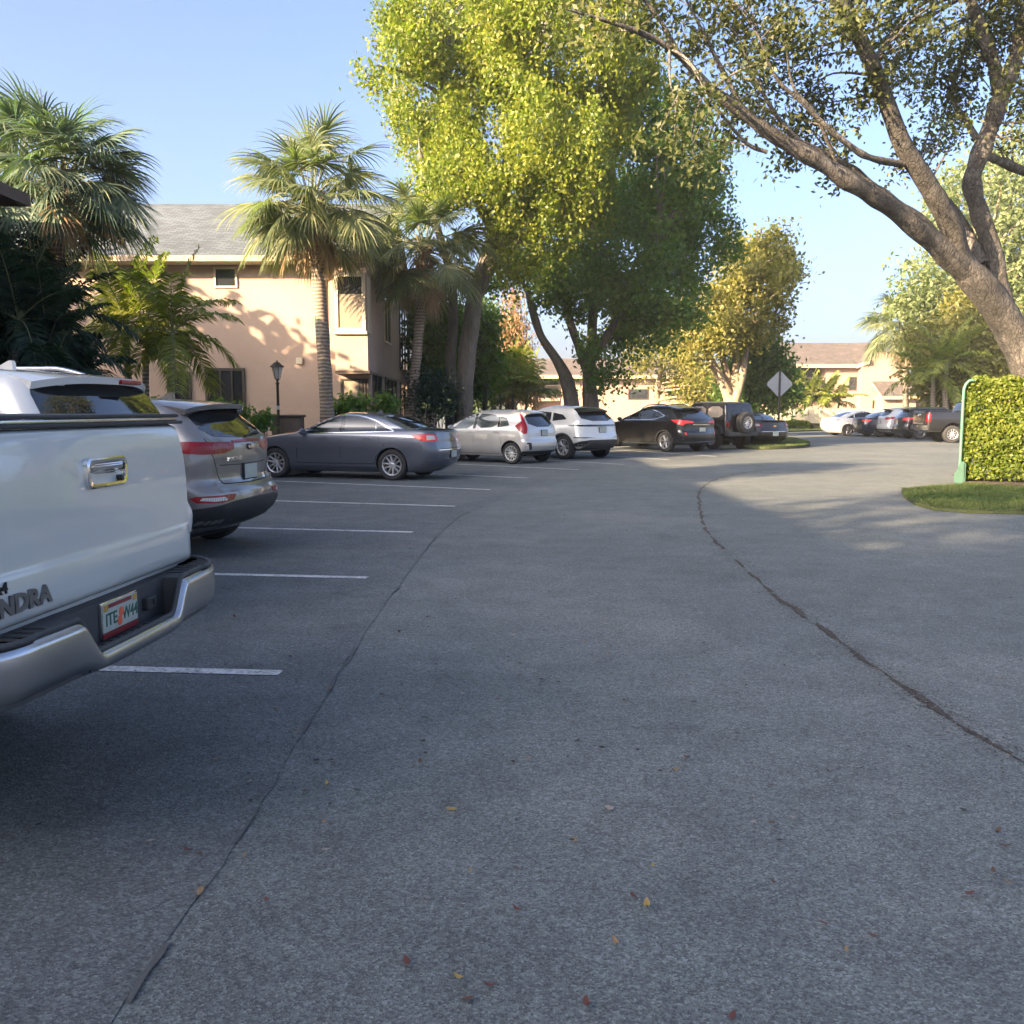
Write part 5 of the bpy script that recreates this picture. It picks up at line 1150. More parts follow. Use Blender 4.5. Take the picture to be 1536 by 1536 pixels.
LEAF = {'lime': mat_leaf('lime_leaves', [(.058,.095,.013), (.11,.145,.017), (.175,.19,.022), (.24,.225,.03)], .42), 'green': mat_leaf('green_leaves', [(.034,.085,.02), (.06,.125,.028), (.10,.165,.035), (.15,.19,.042)], .45),
        'olive': mat_leaf('olive_leaves', [(.08,.09,.022), (.145,.14,.034), (.21,.19,.05), (.27,.22,.07)], .42), 'oak': mat_leaf('dark_green_leaves', [(.032,.045,.016), (.056,.068,.022), (.095,.10,.032), (.165,.15,.045)], .32),
        'sabal': mat_leaf('sabal_fronds', [(.065,.09,.045), (.10,.125,.06), (.145,.16,.08), (.21,.205,.11)], .3), 'sabal_blue': mat_leaf('bluish_sabal_fronds', [(.05,.085,.07), (.08,.12,.09), (.12,.155,.105), (.18,.195,.12)], .25), 'dead': mat_leaf('dry_fronds', [(.16,.10,.06), (.26,.17,.10), (.33,.23,.14)], .3),  # bluish fronds: shade tint put into the frond colour
        'pinnate': mat_leaf('feather_palm_leaflets', [(.07,.10,.016), (.12,.15,.024), (.18,.19,.034), (.24,.225,.05)], .3), 'shade': mat_leaf('deep_green_leaflets', [(.010,.026,.016), (.018,.038,.02), (.032,.055,.026)], .25), 'hedge': mat_leaf('hedge_leaves', [(.05,.085,.012), (.10,.14,.018), (.16,.185,.028), (.23,.235,.05)], .4),  # deep green leaflets: the palms' shade is put into this darker colour
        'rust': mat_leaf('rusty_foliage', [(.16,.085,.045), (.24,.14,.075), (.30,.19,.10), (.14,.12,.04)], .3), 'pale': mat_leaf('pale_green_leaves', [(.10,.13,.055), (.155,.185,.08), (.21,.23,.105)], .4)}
def unit(v): return v/(np.linalg.norm(v, axis=1)[:, None]+1e-9)
def leaf_mesh_from(C, ln, wd, droop=.5, jitter=.4, r=rng):
    n = len(C); d = r.normal(size=(n,3)); d = unit(d); d[:,2] -= droop; d = unit(d)
    s = unit(np.cross(d, r.normal(size=(n,3)))); l = (ln*(1+jitter*r.uniform(-1,1,n)))[:,None]*.5; w_ = (wd*(1+jitter*r.uniform(-1,1,n)))[:,None]*.5
    V = np.empty((n,4,3)); V[:,0] = C-d*l; V[:,1] = C+s*w_-d*l*.1; V[:,2] = C+d*l; V[:,3] = C-s*w_-d*l*.1
    return V.reshape(-1,3), np.arange(4*n).reshape(n,4)
def blob_points(blobs, n_leaf, clump, per, flat=(1,1,1), hang=0.0, r=rng, shell=.5):
    """blobs (x,y,z,rx,ry,rz): leaves gathered in twig clumps towards the outside of every blob"""
    B = np.array(blobs, float); wgt = (B[:,3]*B[:,4]+B[:,3]*B[:,5]+B[:,4]*B[:,5]); wgt /= wgt.sum(); out = []; cent = []
    nc = max(1, int(n_leaf/per))
    for i in r.choice(len(B), nc, p=wgt):
        u = unit(r.normal(size=(1,3)))[0]; rad = shell+(1-shell)*r.uniform()**.5; c = B[i,:3]+u*rad*B[i,3:6]; cent.append((i, c))
        k = int(per*r.uniform(.5,1.5)); q = r.normal(size=(k,3))*clump*np.array(flat)*r.uniform(.6,1.35)
        if hang: q[:,2] -= np.abs(r.normal(size=k))*hang; 
        out.append(c+q)
    return np.concatenate(out), cent
def limb(acc, p0, p1, r0, r1, sag=.15, seg=7, seed=0):
    p0, p1 = np.array(p0, float), np.array(p1, float); m = (p0+p1)/2+np.array([0,0,sag*np.linalg.norm(p1-p0)])*.5+rng.normal(size=3)*.06*np.linalg.norm(p1-p0)
    acc.tube([(*q, r0+(r1-r0)*i/10) for i, q in enumerate(catmull([p0, m, p1], 5))], seg, .08, seed)
def tree(name, label, trunks, blobs, leaf, n, ln, wd, clump=.45, per=34, hang=.25, droop=.5, bark='bark', group=None, limbs=26, twig_r=.035, shell=.5, cat='tree', seed=0, flat=(1,1,.8), sub=0):
    """trunks: polylines of (x,y,z,r) in world space"""
    r = np.random.default_rng(1000+seed); base = trunks[0][0]; root = thing(name, label, cat, (base[0], base[1], 0), group=group); off = np.array((base[0], base[1], 0.))
    big = blobs
    if sub:
        blobs = []
        for q in big:
            c = np.array(q[:3]); rad = np.array(q[3:6])
            blobs.append((*c, *(rad*.62)))
            for u in unit(r.normal(size=(sub,3))): blobs.append((*(c+u*rad*r.uniform(.62,.9)), *(rad*r.uniform(.26,.42)*np.array((1,1,1.25)))))
    a = Acc(); tips = []
    for k, t in enumerate(trunks):
        q = catmull(t, 6); a.tube(q, 12, .10, k+seed); tips += [p for p in q[len(q)//3:]]
    for V in a.V: V -= off
    a.build('trunk', M[bark], root)
    C, cent = blob_points(blobs, n, clump, per, flat, hang, r, shell); b = Acc(); T = np.array(tips); idx = r.choice(len(cent), min(limbs, len(cent)), replace=False); bb = [np.array(q[:3]) for q in big]
    for c in list(bb)+[cent[i][1] for i in idx]:
        dd = np.linalg.norm(T[:,:3]-c, axis=1)+np.maximum(0, T[:,2]-c[2])*1.2; j = int(np.argmin(dd))
        if dd[j] < 9: limb(b, T[j,:3], c, min(T[j,3]*.55, .12+.0), .018, .12, 6, j)
    if b.V:
        for V in b.V: V -= off
        b.build('branches', M[bark], root)
    V, Fs = leaf_mesh_from(C-off, ln, wd, droop, .4, r); link('crown', np_mesh('crown', V, Fs), LEAF[leaf], root); return root
def pb(items, Y, ry=1.0, spread=0.0, seed=0):
    """photograph blobs (px, py, radius px, extra depth) -> spheres at their own distances"""
    out = []; r = random.Random(seed)
    for it in items:
        dy = it[3] if len(it) > 3 else r.uniform(-spread, spread); y = Y+dy; c = P(it[0], it[1], y); q = it[2]*y/F; out.append((c.x, c.y, c.z, q, q*ry, q*.9))
    return out
def pt(items, Y):
    """photograph trunk (px, py, width px[, extra depth]) -> tube"""
    out = []
    for it in items:
        y = Y+(it[3] if len(it) > 3 else 0); c = P(it[0], it[1], y); out.append((c.x, c.y, max(c.z, -.3), it[2]*y/F/2))
    return out
# ---- fan palms
def fan_palm(name, label, base, top, tr, R_, leaf, nf=46, seed=0, group=None, dead=0, bend=0.0, elev=(84,-42)):
    r = random.Random(seed); root = thing(name, label, 'palm tree', (base[0], base[1], 0), group=group); B = Vector((base[0], base[1], 0)); top = Vector(top)-B
    a = Acc(); n = 16
    path = [(top.x*t+bend*math.sin(math.pi*t), top.y*t, top.z*t, tr*(1.25-.25*min(1, t*5))*(1+.06*math.sin(t*40))*(1-.12*t)) for t in [i/n for i in range(n+1)]]
    a.tube(catmull(path, 3), 14, .07, seed); a.build('trunk', M['palm_bark'], root)
    bt = Acc()
    for k in range(40):                        # old leaf bases under the crown
        t = r.uniform(.86, 1.02); az = r.uniform(0, 6.28); p = Vector((top.x*t+bend*math.sin(math.pi*min(1,t)), top.y*t, top.z*t)); d = Vector((math.cos(az), math.sin(az), 0)); rr = tr*.85
        bt.tube([(*(p+d*rr*.7), .035), (*(p+d*(rr+.10)+Vector((0,0,.16))), .028), (*(p+d*(rr+.20)+Vector((0,0,.38))), .012)], 5)
    bt.build('leaf_bases', M['boots'], root)
    V, Fs, mi = [], [], []; pa = Acc()
    for f in range(nf+dead):
        isd = f >= nf; az = f*2.39996+r.uniform(-.3,.3); t = (f+.5)/nf if not isd else 1.0
        el = R(elev[0]+(elev[1]-elev[0])*t**.85+r.uniform(-9,9)) if not isd else R(-68+r.uniform(-12,12)); o = Vector((math.cos(az), math.sin(az), 0))
        d0 = (o*math.cos(el)+Vector((0,0,math.sin(el)))); pl = R_*r.uniform(.40,.66)*(1 if not isd else .7); p0 = top+Vector((0,0,r.uniform(-.2,.25)))+o*tr*.5
        p1 = p0+d0*pl*.55; d1 = (d0+Vector((0,0,-.22))).normalized(); p2 = p1+d1*pl*.5; pa.tube([(*p0,.022), (*p1,.016), (*p2,.010)], 5)
        d = (d1+o*.45*max(0, d1.z)+Vector((0,0,-.32))).normalized(); s = d.cross(Vector((0,0,1))); s = s.normalized() if s.length > .1 else Vector((1,0,0)); nn = s.cross(d).normalized(); roll = r.uniform(-.6,.6); s = s*math.cos(roll)+nn*math.sin(roll); nn = s.cross(d).normalized()
        ns = 34; Ls = R_*r.uniform(.46,.58)*(1 if not isd else .85)
        for k in range(ns):
            u = 2*(k+.5)/ns-1; ang = u*R(118); ln = Ls*(1-.38*abs(u)**1.6)*r.uniform(.9,1.06); sd = d*math.cos(ang)+s*math.sin(ang)+nn*(.16*math.cos(ang*1.2)-.10+r.uniform(-.06,.06)); sd.normalize()
            side = sd.cross(nn).normalized()*.5+nn*r.uniform(-.35,.35); side = side.normalized(); wv = .030*R_/2.2*r.uniform(.8,1.15); q = p2+d*.12*R_*max(0, math.cos(ang)); base_i = len(V); g = .0; dirv = sd.copy(); pos = q.copy(); m = 5
            for j in range(m+1):
                ww = wv*(1-(j/m)**1.8*.9)*(.45+.55*min(1, j/1.5)); V += [tuple(pos-side*ww), tuple(pos+side*ww)]
                dirv = (dirv+Vector((0,0,-.06-.22*(j/m)*(1.7 if r.random() < .3 else 1)))).normalized(); pos = pos+dirv*ln/m
            for j in range(m): a_ = base_i+2*j; Fs.append((a_, a_+1, a_+3, a_+2)); mi.append(1 if isd or (t > .93 and r.random() < .3) else 0)
    pa.build('petioles', M['petiole'], root); link('crown', np_mesh('crown', V, Fs, mi), None, root, [LEAF[leaf], LEAF['dead']]); return root
# ---- feather palms
def feather_fronds(V, Fs, c, n, ln, lw, seed, el=(75,-5), arch=1.25, up=0.0, pairs=34, rach=None, width=.030, az0=None):
    r = random.Random(seed)
    for f in range(n):
        az = (f*2.39996+r.uniform(-.35,.35)) if az0 is None else az0[f % len(az0)]+r.uniform(-.25,.25); t = (f+.5)/n; e = R(el[0]+(el[1]-el[0])*t+r.uniform(-6,6)); o = Vector((math.cos(az), math.sin(az), 0)); p = Vector(c); d = o*math.cos(e)+Vector((0,0,math.sin(e))); m = 18; L_ = ln*r.uniform(.85,1.1); line = []
        for j in range(m+1):
            line.append((p.copy(), d.copy())); p = p+d*L_/m; d = (d+Vector((0,0,-arch/m*(1-.3*math.sin(e))*r.uniform(.8,1.2)))).normalized()
        if rach is not None: rach.tube([(*q, .020*(1-j/m*.85)) for j, (q, _) in enumerate(line)], 5)
        for k in range(pairs):
            u = .12+.88*k/pairs; j = min(m-1, int(u*m)); fr = u*m-j; q = line[j][0].lerp(line[j+1][0], fr); dd = line[j][1]; s = dd.cross(Vector((0,0,1))); s = s.normalized() if s.length > .15 else Vector((-o.y, o.x, 0)); nn = s.cross(dd).normalized()
            l2 = lw*math.sin(math.pi*min(1, u*.86+.10))**.6*r.uniform(.85,1.1)
            for sg in (1,-1):
                v = (s*sg*.9+dd*.55+nn*r.uniform(.05,.4)).normalized(); b = len(V); w_ = width*r.uniform(.8,1.2); wd_ = (dd*.8+nn*r.uniform(-.3,.3)).normalized()*w_
                a1 = q+v*l2*.5+Vector((0,0,-.06*l2)); a2 = q+v*l2*.92+Vector((0,0,-.42*l2)); V += [tuple(q-wd_*.4), tuple(q+wd_*.4), tuple(a1+wd_), tuple(a1-wd_), tuple(a2)]
                Fs += [(b, b+1, b+2, b+3), (b+3, b+2, b+4, b+4)]
def tri_fix(Fs): return [f for f in Fs]
def feather_palm(name, label, stems, n, ln, lw, leaf, seed=0, group=None, el=(75,-5), arch=1.25, tr=.07, green=.45, pairs=34, width=.030, cat='palm tree'):
    """stems: (base, top) pairs"""
    b0 = stems[0][0]; root = thing(name, label, cat, (b0[0], b0[1], 0), group=group); B = Vector((b0[0], b0[1], 0)); V, Fs = [], []; ra = Acc(); ta = Acc()
    for i, (b, t) in enumerate(stems):
        b, t = Vector(b)-B, Vector(t)-B; q = [b.lerp(t, k/6) for k in range(7)]
        for k in range(1,6): q[k] += Vector((.05*math.sin(k+i), .05*math.cos(k*1.3+i), 0))
        ta.tube([(*p, tr*(1.2-.3*k/6)) for k, p in enumerate(q)], 10, .05); dv = (t-b).normalized(); ga = Acc(); ga.tube([(*(t-dv*.02), tr*.95), (*(t+dv*green*.5), tr*1.05), (*(t+dv*green), tr*.55)], 10); ga.build('crownshaft', M['palm_green'], root)
        feather_fronds(V, Fs, t+dv*green*.9, n, ln, lw, seed+i*17, el, arch, 0, pairs, ra, width)
    ta.build('trunk', M['palm_bark'], root); ra.build('frond_stalks', M['petiole'], root)
    V = np.array(V); Q = np.array(Fs)
    me = bpy.data.meshes.new('crown'); quads = Q[Q[:,2] != Q[:,3]] if len(Q) else Q; tris = Q[Q[:,2] == Q[:,3]][:, :3]
    me.from_pydata([tuple(v) for v in V], [], [tuple(f) for f in quads.tolist()]+[tuple(f) for f in [[q[0], q[1], q[2]] for q in [x for x in Q.tolist() if x[2] == x[3]]]])
    link('crown', me, LEAF[leaf], root); return root
def wire_shrub(name, label, blobs, leaf, n, ln, wd, cat='shrub', clump=.12, group=None, seed=0, per=20):
    r = np.random.default_rng(50+seed); b = blobs[0]; root = thing(name, label, cat, (b[0], b[1], 0), group=group); off = np.array((b[0], b[1], 0.)); a = Acc()
    for q in blobs:
        for k in range(5): limb(a, np.array((q[0]+r.normal()*.1, q[1]+r.normal()*.1, .0))-off, np.array(q[:3])+r.normal(size=3)*np.array(q[3:6])*.4-off, .02, .006, .1, 5)
    a.build('stems', M['bark'], root)
    C, _ = blob_points(blobs, n, clump, per, (1,1,1), 0, r, .35); C = C[C[:,2] > .12]; V, Fs = leaf_mesh_from(C-off, ln, wd, .0, .4, r); link('foliage', np_mesh('foliage', V, Fs), LEAF[leaf], root); return root

# ================================================================== what stands where
# sabal palms by the house
def sab(label, px_b, crown, Rpx, Y, tr, leaf, nf, seed, bend=0, dead=5, nm='sabal_palm', group=None, elev=(84,-42)):
    c = P(crown[0], crown[1], Y); b = P(px_b, 600, Y); return fan_palm(nm, label, (b.x, Y), (c.x, Y, c.z), tr, Rpx*Y/F, leaf, nf, seed, group, dead, bend, elev)
sab('tall fan palm standing before the bay window, full grey-green crown', 492, (468,308), 119, 26.0, .195, 'sabal', 78, 3, .05, 7)
sab('leaning fan palm at the shaded side wall, under the lime-leaved tree', 604, (636,376), 102, 30.5, .17, 'sabal', 58, 5, .10, 8, 'sabal_palm.001')
sab('bluish fan palm beside the dark roof corner, half in shade', 74, (90,282), 134, 20.0, .18, 'sabal_blue', 84, 8, -.05, 3, 'sabal_palm.002', None, (84,-30))
# feather palms before the peach wall
def st(px0, px1, py1, Y, base_z=.05): b = P(px0, 600, Y); t = P(px1, py1, Y); return ((b.x, Y, base_z), (t.x, Y, t.z))
feather_palm('feather_palm', 'slim feather palm with a brown ringed stem against the peach wall', [st(202,190,515,22.6)], 13, 2.05, .62, 'pinnate', 11, None, (80,-12), 1.5, .085, .5)
feather_palm('feather_palm.001', 'twin-stemmed feather palm with wide drooping fronds before the lower window', [st(256,258,530,22.0), st(220,218,505,23.3)], 12, 2.0, .60, 'pinnate', 23, None, (78,-14), 1.7, .08, .5)
# palms in the house's shade, darkened by their leaf colour
for i, (pb_, tp, Y, n, ln) in enumerate([((20,24,520),(56,78,500),19.2,12,1.7), ((-30,-20,480),(-10,5,450),18.6,12,1.9), ((70,74,560),(58,54,535),20.5,9,1.1), ((40,30,585),(58,50,560),18.2,10,1.15)]):
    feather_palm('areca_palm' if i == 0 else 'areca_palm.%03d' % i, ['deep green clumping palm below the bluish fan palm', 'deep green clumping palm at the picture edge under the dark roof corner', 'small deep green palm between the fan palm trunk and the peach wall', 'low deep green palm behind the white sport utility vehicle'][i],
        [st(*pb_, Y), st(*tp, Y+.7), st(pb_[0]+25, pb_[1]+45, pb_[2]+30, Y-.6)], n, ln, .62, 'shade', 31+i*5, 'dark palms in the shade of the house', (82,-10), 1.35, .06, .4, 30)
# shrubs at the house
def blob(px, py, rp, Y, k=1.0): c = P(px, py, Y); q = rp*Y/F; return (c.x, Y, max(c.z, q*.6), q, q, q*k)
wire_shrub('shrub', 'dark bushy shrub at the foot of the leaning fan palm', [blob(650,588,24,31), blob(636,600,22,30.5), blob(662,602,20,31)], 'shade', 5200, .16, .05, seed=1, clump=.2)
wire_shrub('shrub.001', 'low leafy shrub below the bay window', [blob(520,612,12,27), blob(545,610,14,27), blob(580,608,14,27.4), blob(500,614,10,27)], 'green', 1500, .16, .08, seed=2)
wire_shrub('shrub.002', 'small leafy plant at the foot of the lamp post', [blob(394,630,12,24.2), blob(384,640,11,24)], 'green', 420, .17, .07, seed=3)
for i,(px,Y) in enumerate(((150,24.5),(230,25),(330,26))): wire_shrub('shrub.%03d' % (3+i), ['clipped shrub under the slim feather palm','clipped shrub under the twin-stemmed feather palm','clipped shrub below the lower window of the peach wall'][i], [blob(px,625,22,Y), blob(px+24,628,20,Y)], 'green', 1500, .12, .06, seed=20+i)
# the big lime-leaved tree and its neighbour
T1 = [pt([(697,660,28),(696,610,27),(698,560,26),(706,490,25),(716,430,23),(735,370,20),(750,320,18),(765,240,15),(775,150,11)], 32), pt([(676,660,17),(676,610,16),(676,540,15),(680,470,14),(672,400,12),(650,320,10),(630,230,8)], 32.6), pt([(718,440,18),(760,360,15),(820,290,12),(880,220,9)], 32), pt([(740,350,15),(700,260,12),(670,160,12),(650,80,8)], 32)]
B1 = [(600,55,62),(562,98,32),(650,25,70),(725,35,62),(800,10,60),(690,120,80),(622,170,58),(655,225,62),(645,275,40),(760,100,90),(850,90,75),(735,215,92),(690,255,55),(820,210,92),(790,300,70),(850,290,80),(780,345,50),(905,165,74),(872,268,56),(935,105,60,1),(760,385,36,-1),(820,360,44,-1),(870,330,44,-.5),(900,60,70),(700,-60,110,4),(820,-80,120,3),(920,-40,90,5),(760,60,80,6)]
tree('lime_leaved_tree', 'tallest tree, broad crown of hanging lime-yellow leaves over the grey house end', T1, pb(B1, 32, 1.1, 2.6, 4), 'lime', 150000, .135, .085, .19, 40, .34, .9, 'bark', None, 60, seed=1, sub=9, shell=.6)
T2 = [pt([(860,660,25),(858,615,24),(850,570,20),(835,540,15),(812,505,12),(800,470,12),(790,430,8)], 37), pt([(891,660,25),(886,610,24),(884,560,20),(888,500,15),(892,430,12),(900,360,12)], 37.5), pt([(884,565,15),(868,520,13),(852,470,11),(845,410,10)], 37.2), pt([(888,540,14),(925,480,12),(960,420,12),(990,360,8)], 37.6)]
B2 = [(930,180,62),(940,260,84),(985,140,56),(1010,200,64),(1045,250,46),(990,320,72),(930,375,80),(860,390,62),(1060,320,40),(1030,390,60),(960,440,70),(1000,450,58),(900,445,56),(840,430,40),(810,440,22),(800,395,40),(745,395,44),(880,510,24),(912,550,30),(892,575,18),(940,505,36),(1045,280,50),(880,310,70,3),(960,300,80,4),(1080,375,34)]
tree('broad_leaved_tree', 'darker green tree with several splitting trunks behind the silver hatchback and silver SUV', T2, pb(B2, 37.5, 1.0, 2.2, 5), 'green', 66000, .18, .115, .26, 34, .25, .7, 'bark', None, 50, seed=2, sub=7, shell=.55)
T3 = [pt([(1099,650,26),(1097,612,24),(1092,592,17),(1076,558,12),(1060,530,10),(1045,505,8),(1030,470,6)], 52), pt([(1097,608,16),(1090,560,11),(1082,530,9),(1075,490,7)], 52.3), pt([(1099,606,14),(1103,560,11),(1105,520,9),(1110,440,6)], 52.2), pt([(1101,606,14),(1114,560,11),(1120,520,9),(1140,460,6)], 51.8)]
B3 = [(1110,375,32),(1145,375,40),(1175,390,26),(1130,410,44),(1180,420,22),(1090,430,44),(1060,450,40),(1050,490,40),(1020,480,30),(1020,520,26),(1095,480,40),(1140,455,32),(1175,450,16),(1080,510,36),(1125,500,28),(1160,480,20),(1045,520,26)]
tree('olive_tree_crown', 'golden-olive tree with a pale many-stemmed trunk behind the off-road car', T3, pb(B3, 52, 1.0, 2, 6), 'olive', 27000, .24, .14, .32, 30, .25, .5, 'bark_pale', None, 46, seed=3, sub=6)
bpy.data.objects['olive_tree_crown'].name = 'pale_trunked_tree'
B4 = [(1130,545,36),(1150,520,28),(1110,570,30),(1160,560,30),(1135,590,30),(1175,590,24),(1100,595,20)]
tree('small_tree', 'small dark green tree beside the back of the road sign', [pt([(1133,670,8),(1132,600,7),(1134,560,5),(1138,530,3)], 56)], pb(B4, 56, 1, 1, 7), 'green', 13000, .26, .15, .4, 30, .2, .5, 'bark', None, 20, seed=4)
B5 = [(970,510,30),(1000,500,30),(955,540,22),(1020,560,30),(1050,575,26),(950,480,24),(1070,590,22),(1040,600,20),(1060,560,24)]
tree('small_tree.001', 'feathery yellow-green tree between the dark green tree and the pale trunk', [pt([(985,660,11),(984,610,10),(990,560,7),(1000,510,4)], 62), pt([(1060,650,9),(1058,600,7),(1050,560,4)], 63)], pb(B5, 62, 1, 2, 8), 'olive', 9500, .24, .13, .5, 30, .2, .4, 'bark_pale', None, 26, seed=5)
# rusty vine-clad tree and lit palms past the hatchback
B6 = [(765,480,16),(768,510,22),(760,545,24),(775,560,22),(752,580,20),(770,440,10),(795,580,14)]
tree('rusty_tree', 'slim tree hung with rusty brown foliage beside the tan house', [pt([(764,660,12),(763,600,11),(765,540,8),(768,470,5)], 56)], pb(B6, 56, 1, 1, 9), 'rust', 9000, .34, .09, .4, 30, .4, 1.2, 'bark', None, 16, seed=6)
feather_palm('areca_palm.004', 'sunlit yellow-green clumping palm past the silver hatchback', [st(735,728,598,48), st(752,752,592,48.5), st(766,770,600,48), st(778,790,602,47.5), st(745,738,604,47)], 10, 2.6, .8, 'pinnate', 71, None, (84,5), 1.2, .07, .5, 24, .05)
tree('small_tree.002', 'small deep green tree with a bright leafy sprig behind the big trunk', [pt([(728,660,9),(728,600,8),(730,540,6),(732,480,3)], 42)], pb([(716,520,26),(726,540,22),(712,480,26),(722,460,22),(712,560,20),(726,500,22),(650,500,34,-4),(655,540,30,-4),(660,470,30,-4),(640,470,24,-4)], 42, 1, 1, 10), 'green', 14000, .22, .12, .34, 30, .5, .9, 'bark', None, 20, seed=7)
# trees at the far right
B7 = [(1480,300,70),(1420,330,40),(1520,250,60),(1560,330,90),(1440,400,60),(1500,400,70),(1390,420,40),(1370,450,30),(1410,460,50),(1480,470,70),(1540,460,70),(1350,470,20),(1430,280,26),(1600,420,100),(1640,320,90)]
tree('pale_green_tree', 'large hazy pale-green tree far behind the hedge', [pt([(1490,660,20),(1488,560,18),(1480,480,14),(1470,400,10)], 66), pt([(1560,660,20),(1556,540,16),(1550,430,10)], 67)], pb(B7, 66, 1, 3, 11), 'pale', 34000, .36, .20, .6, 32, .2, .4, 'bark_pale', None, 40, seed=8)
B8 = [(1400,520,40),(1450,510,44),(1500,520,50),(1430,560,44),(1480,570,44),(1530,570,50),(1400,570,30),(1460,460,34),(1600,540,60)]
tree('broad_leaved_tree.001', 'dense olive-green tree directly behind the black pickup', [pt([(1420,670,20),(1418,590,18),(1425,530,12)], 60), pt([(1500,660,18),(1498,560,14),(1490,500,8)], 60.5)], pb(B8, 60, 1, 2, 12), 'olive', 24000, .30, .17, .5, 32, .2, .5, 'bark', None, 30, seed=9)
sab('fan palm with yellowing fronds before the gable of the far tan house', 1362, (1356,492), 62, 68, .22, 'sabal', 46, 41, 0, 8, 'sabal_palm.003')
feather_palm('areca_palm.005', 'dark drooping palm beside the thick trunk behind the black pickup', [st(1418,1420,560,57), st(1405,1400,575,57.5)], 12, 3.2, .9, 'pinnate', 81, None, (80,-10), 1.5, .16, .6, 26, .06)
for i, (px, py, Y) in enumerate(((1200,596,78.5),(1225,600,78),(1248,602,78.6))):
    feather_palm('areca_palm.%03d' % (6+i), ['leafy palm over the beige fence, next to the small dark green tree', 'leafy palm over the beige fence below the railed balcony', 'leafy palm over the beige fence, next to the gable wall'][i], [st(px,px-8,py,Y), st(px+6,px+10,py+6,Y+.4)], 10, 2.4, .75, 'pinnate', 91+i*7, 'palms behind the beige fence', (80,-5), 1.3, .08, .4, 20, .06)
# low clipped hedge at the verge
def hedge_points(x0, x1, y0, y1, z0, z1, n, r, rnd=.12):
    out = []
    dims = np.array((x1-x0, y1-y0, z1-z0)); areas = np.array((dims[0]*dims[2], dims[1]*dims[2], dims[1]*dims[2], dims[0]*dims[1]*1.1, dims[0]*dims[2]*.4)); areas /= areas.sum()
    for _ in range(n):
        k = r.choice(5, p=areas); u, v = r.uniform(size=2); dpt = abs(r.normal())*.07
        p = [x0+u*dims[0], y0+v*dims[1], z0+v*dims[2]]
        if k == 0: p = [x0+u*dims[0], y0+dpt, z0+v*dims[2]]
        elif k == 1: p = [x0+dpt, y0+u*dims[1], z0+v*dims[2]]
        elif k == 2: p = [x1-dpt, y0+u*dims[1], z0+v*dims[2]]
        elif k == 3: p = [x0+u*dims[0], y0+v*dims[1], z1-dpt]
        else: p = [x0+u*dims[0], y1-dpt, z0+v*dims[2]]
        b = .15*noise.noise(Vector(p)*2.0)+.06*noise.noise(Vector(p)*6); p[1] += b*(-1 if k == 0 else .3); p[2] += b*(1 if k == 3 else .2)
        ex, ez = min(p[0]-x0, x1-p[0]), z1-p[2]
        if ex < rnd and ez < rnd and (rnd-ex)**2+(rnd-ez)**2 > rnd**2: continue
        out.append(p)
    return np.array(out)
r_ = np.random.default_rng(5)
HX0, HY0, HZ, HL = P(1450,600,19.0).x, 19.0, P(0,570,19.0).z, 4.2
HROT = -math.atan2(HX0, HY0)
hg = thing('hedge', 'tall sunlit yellow-green clipped hedge beside its green edge post', 'hedge', (HX0, HY0, 0), HROT)
C = hedge_points(-.04, HL, .0, 1.2, .10, HZ, 34000, r_, .13)
inner = np.column_stack((r_.uniform(.1, HL, 3000), r_.uniform(.08, 1.1, 3000), r_.uniform(.12, HZ-.1, 3000))); C = np.concatenate((C, inner))
V, Fs = leaf_mesh_from(C, .085, .05, -.1, .4, r_); link('foliage', np_mesh('foliage', V, Fs), LEAF['hedge'], hg)
a = Acc()
for k in range(40):
    x, y = random.uniform(.15, HL), random.uniform(.15, 1.0); a.tube([(x,y,0,.022),(x+random.gauss(0,.08),y+random.gauss(0,.06),.5,.016),(x+random.gauss(0,.2),y+random.gauss(0,.12),HZ*.8,.006)], 6, .1)
a.build('stems', M['bark'], hg)
bm = bmesh.new(); box(bm, (.3,.3,.35), (HL-.2,.95,HZ-.3)); from_bm('inner_twigs', bm, mat_ground('hedge_inside', [(.012,.012,.006),(.03,.028,.012),(.05,.045,.02)], 20), hg)  # solid dark block filling the inside of the hedge
M['green_metal'] = mat_plain('green_painted_metal', (.02,.075,.05), .5, var=.25, nscale=5); M['green_metal2'] = mat_plain('pale_green_post', (.06,.14,.10), .5, var=.2)
gp = thing('screen_post', 'green metal edge post with a flared foot at the end of the tall hedge', 'post', (HX0, HY0, 0), HROT)
a = Acc(); a.tube(catmull([(-.06,-.05,.05,.032),(-.06,-.05,HZ*.5,.032),(-.06,-.05,HZ-.35,.032),(-.045,-.05,HZ-.14,.032),(.03,-.05,HZ-.02,.03),(.12,-.03,HZ-.01,.026)], 6), 10); a.build('post', M['green_metal2'], gp)
bm = bmesh.new(); prism(bm, [(-.14,.0),(.05,.0),(.05,.46),(-.06,.46),(-.09,.32),(-.18,.18)], 'y', -.13, .05, bev=.03); from_bm('foot', bm, M['green_metal'], gp, 40)
ph = thing('hedge.001', 'low clipped green hedge at the foot of the beige fence', 'hedge', (P(1187,640,70).x, 70, 0)); off = np.array((P(1187,640,70).x, 70, 0.))
C = hedge_points(P(1187,0,70).x, P(1237,0,70).x, 70, 71.2, .1, P(0,632,70).z, 7000, r_, .2); V, Fs = leaf_mesh_from(C-off, .17, .10, 0, .4, r_); link('foliage', np_mesh('foliage', V, Fs), LEAF['hedge'], ph)
bm = bmesh.new(); box(bm, (.2,.2,.05), (P(1237,0,70).x-P(1187,0,70).x-.2,1.0,P(0,632,70).z-.15)); from_bm('inner_twigs', bm, bpy.data.materials['hedge_inside'], ph)  # solid dark block inside the low hedge
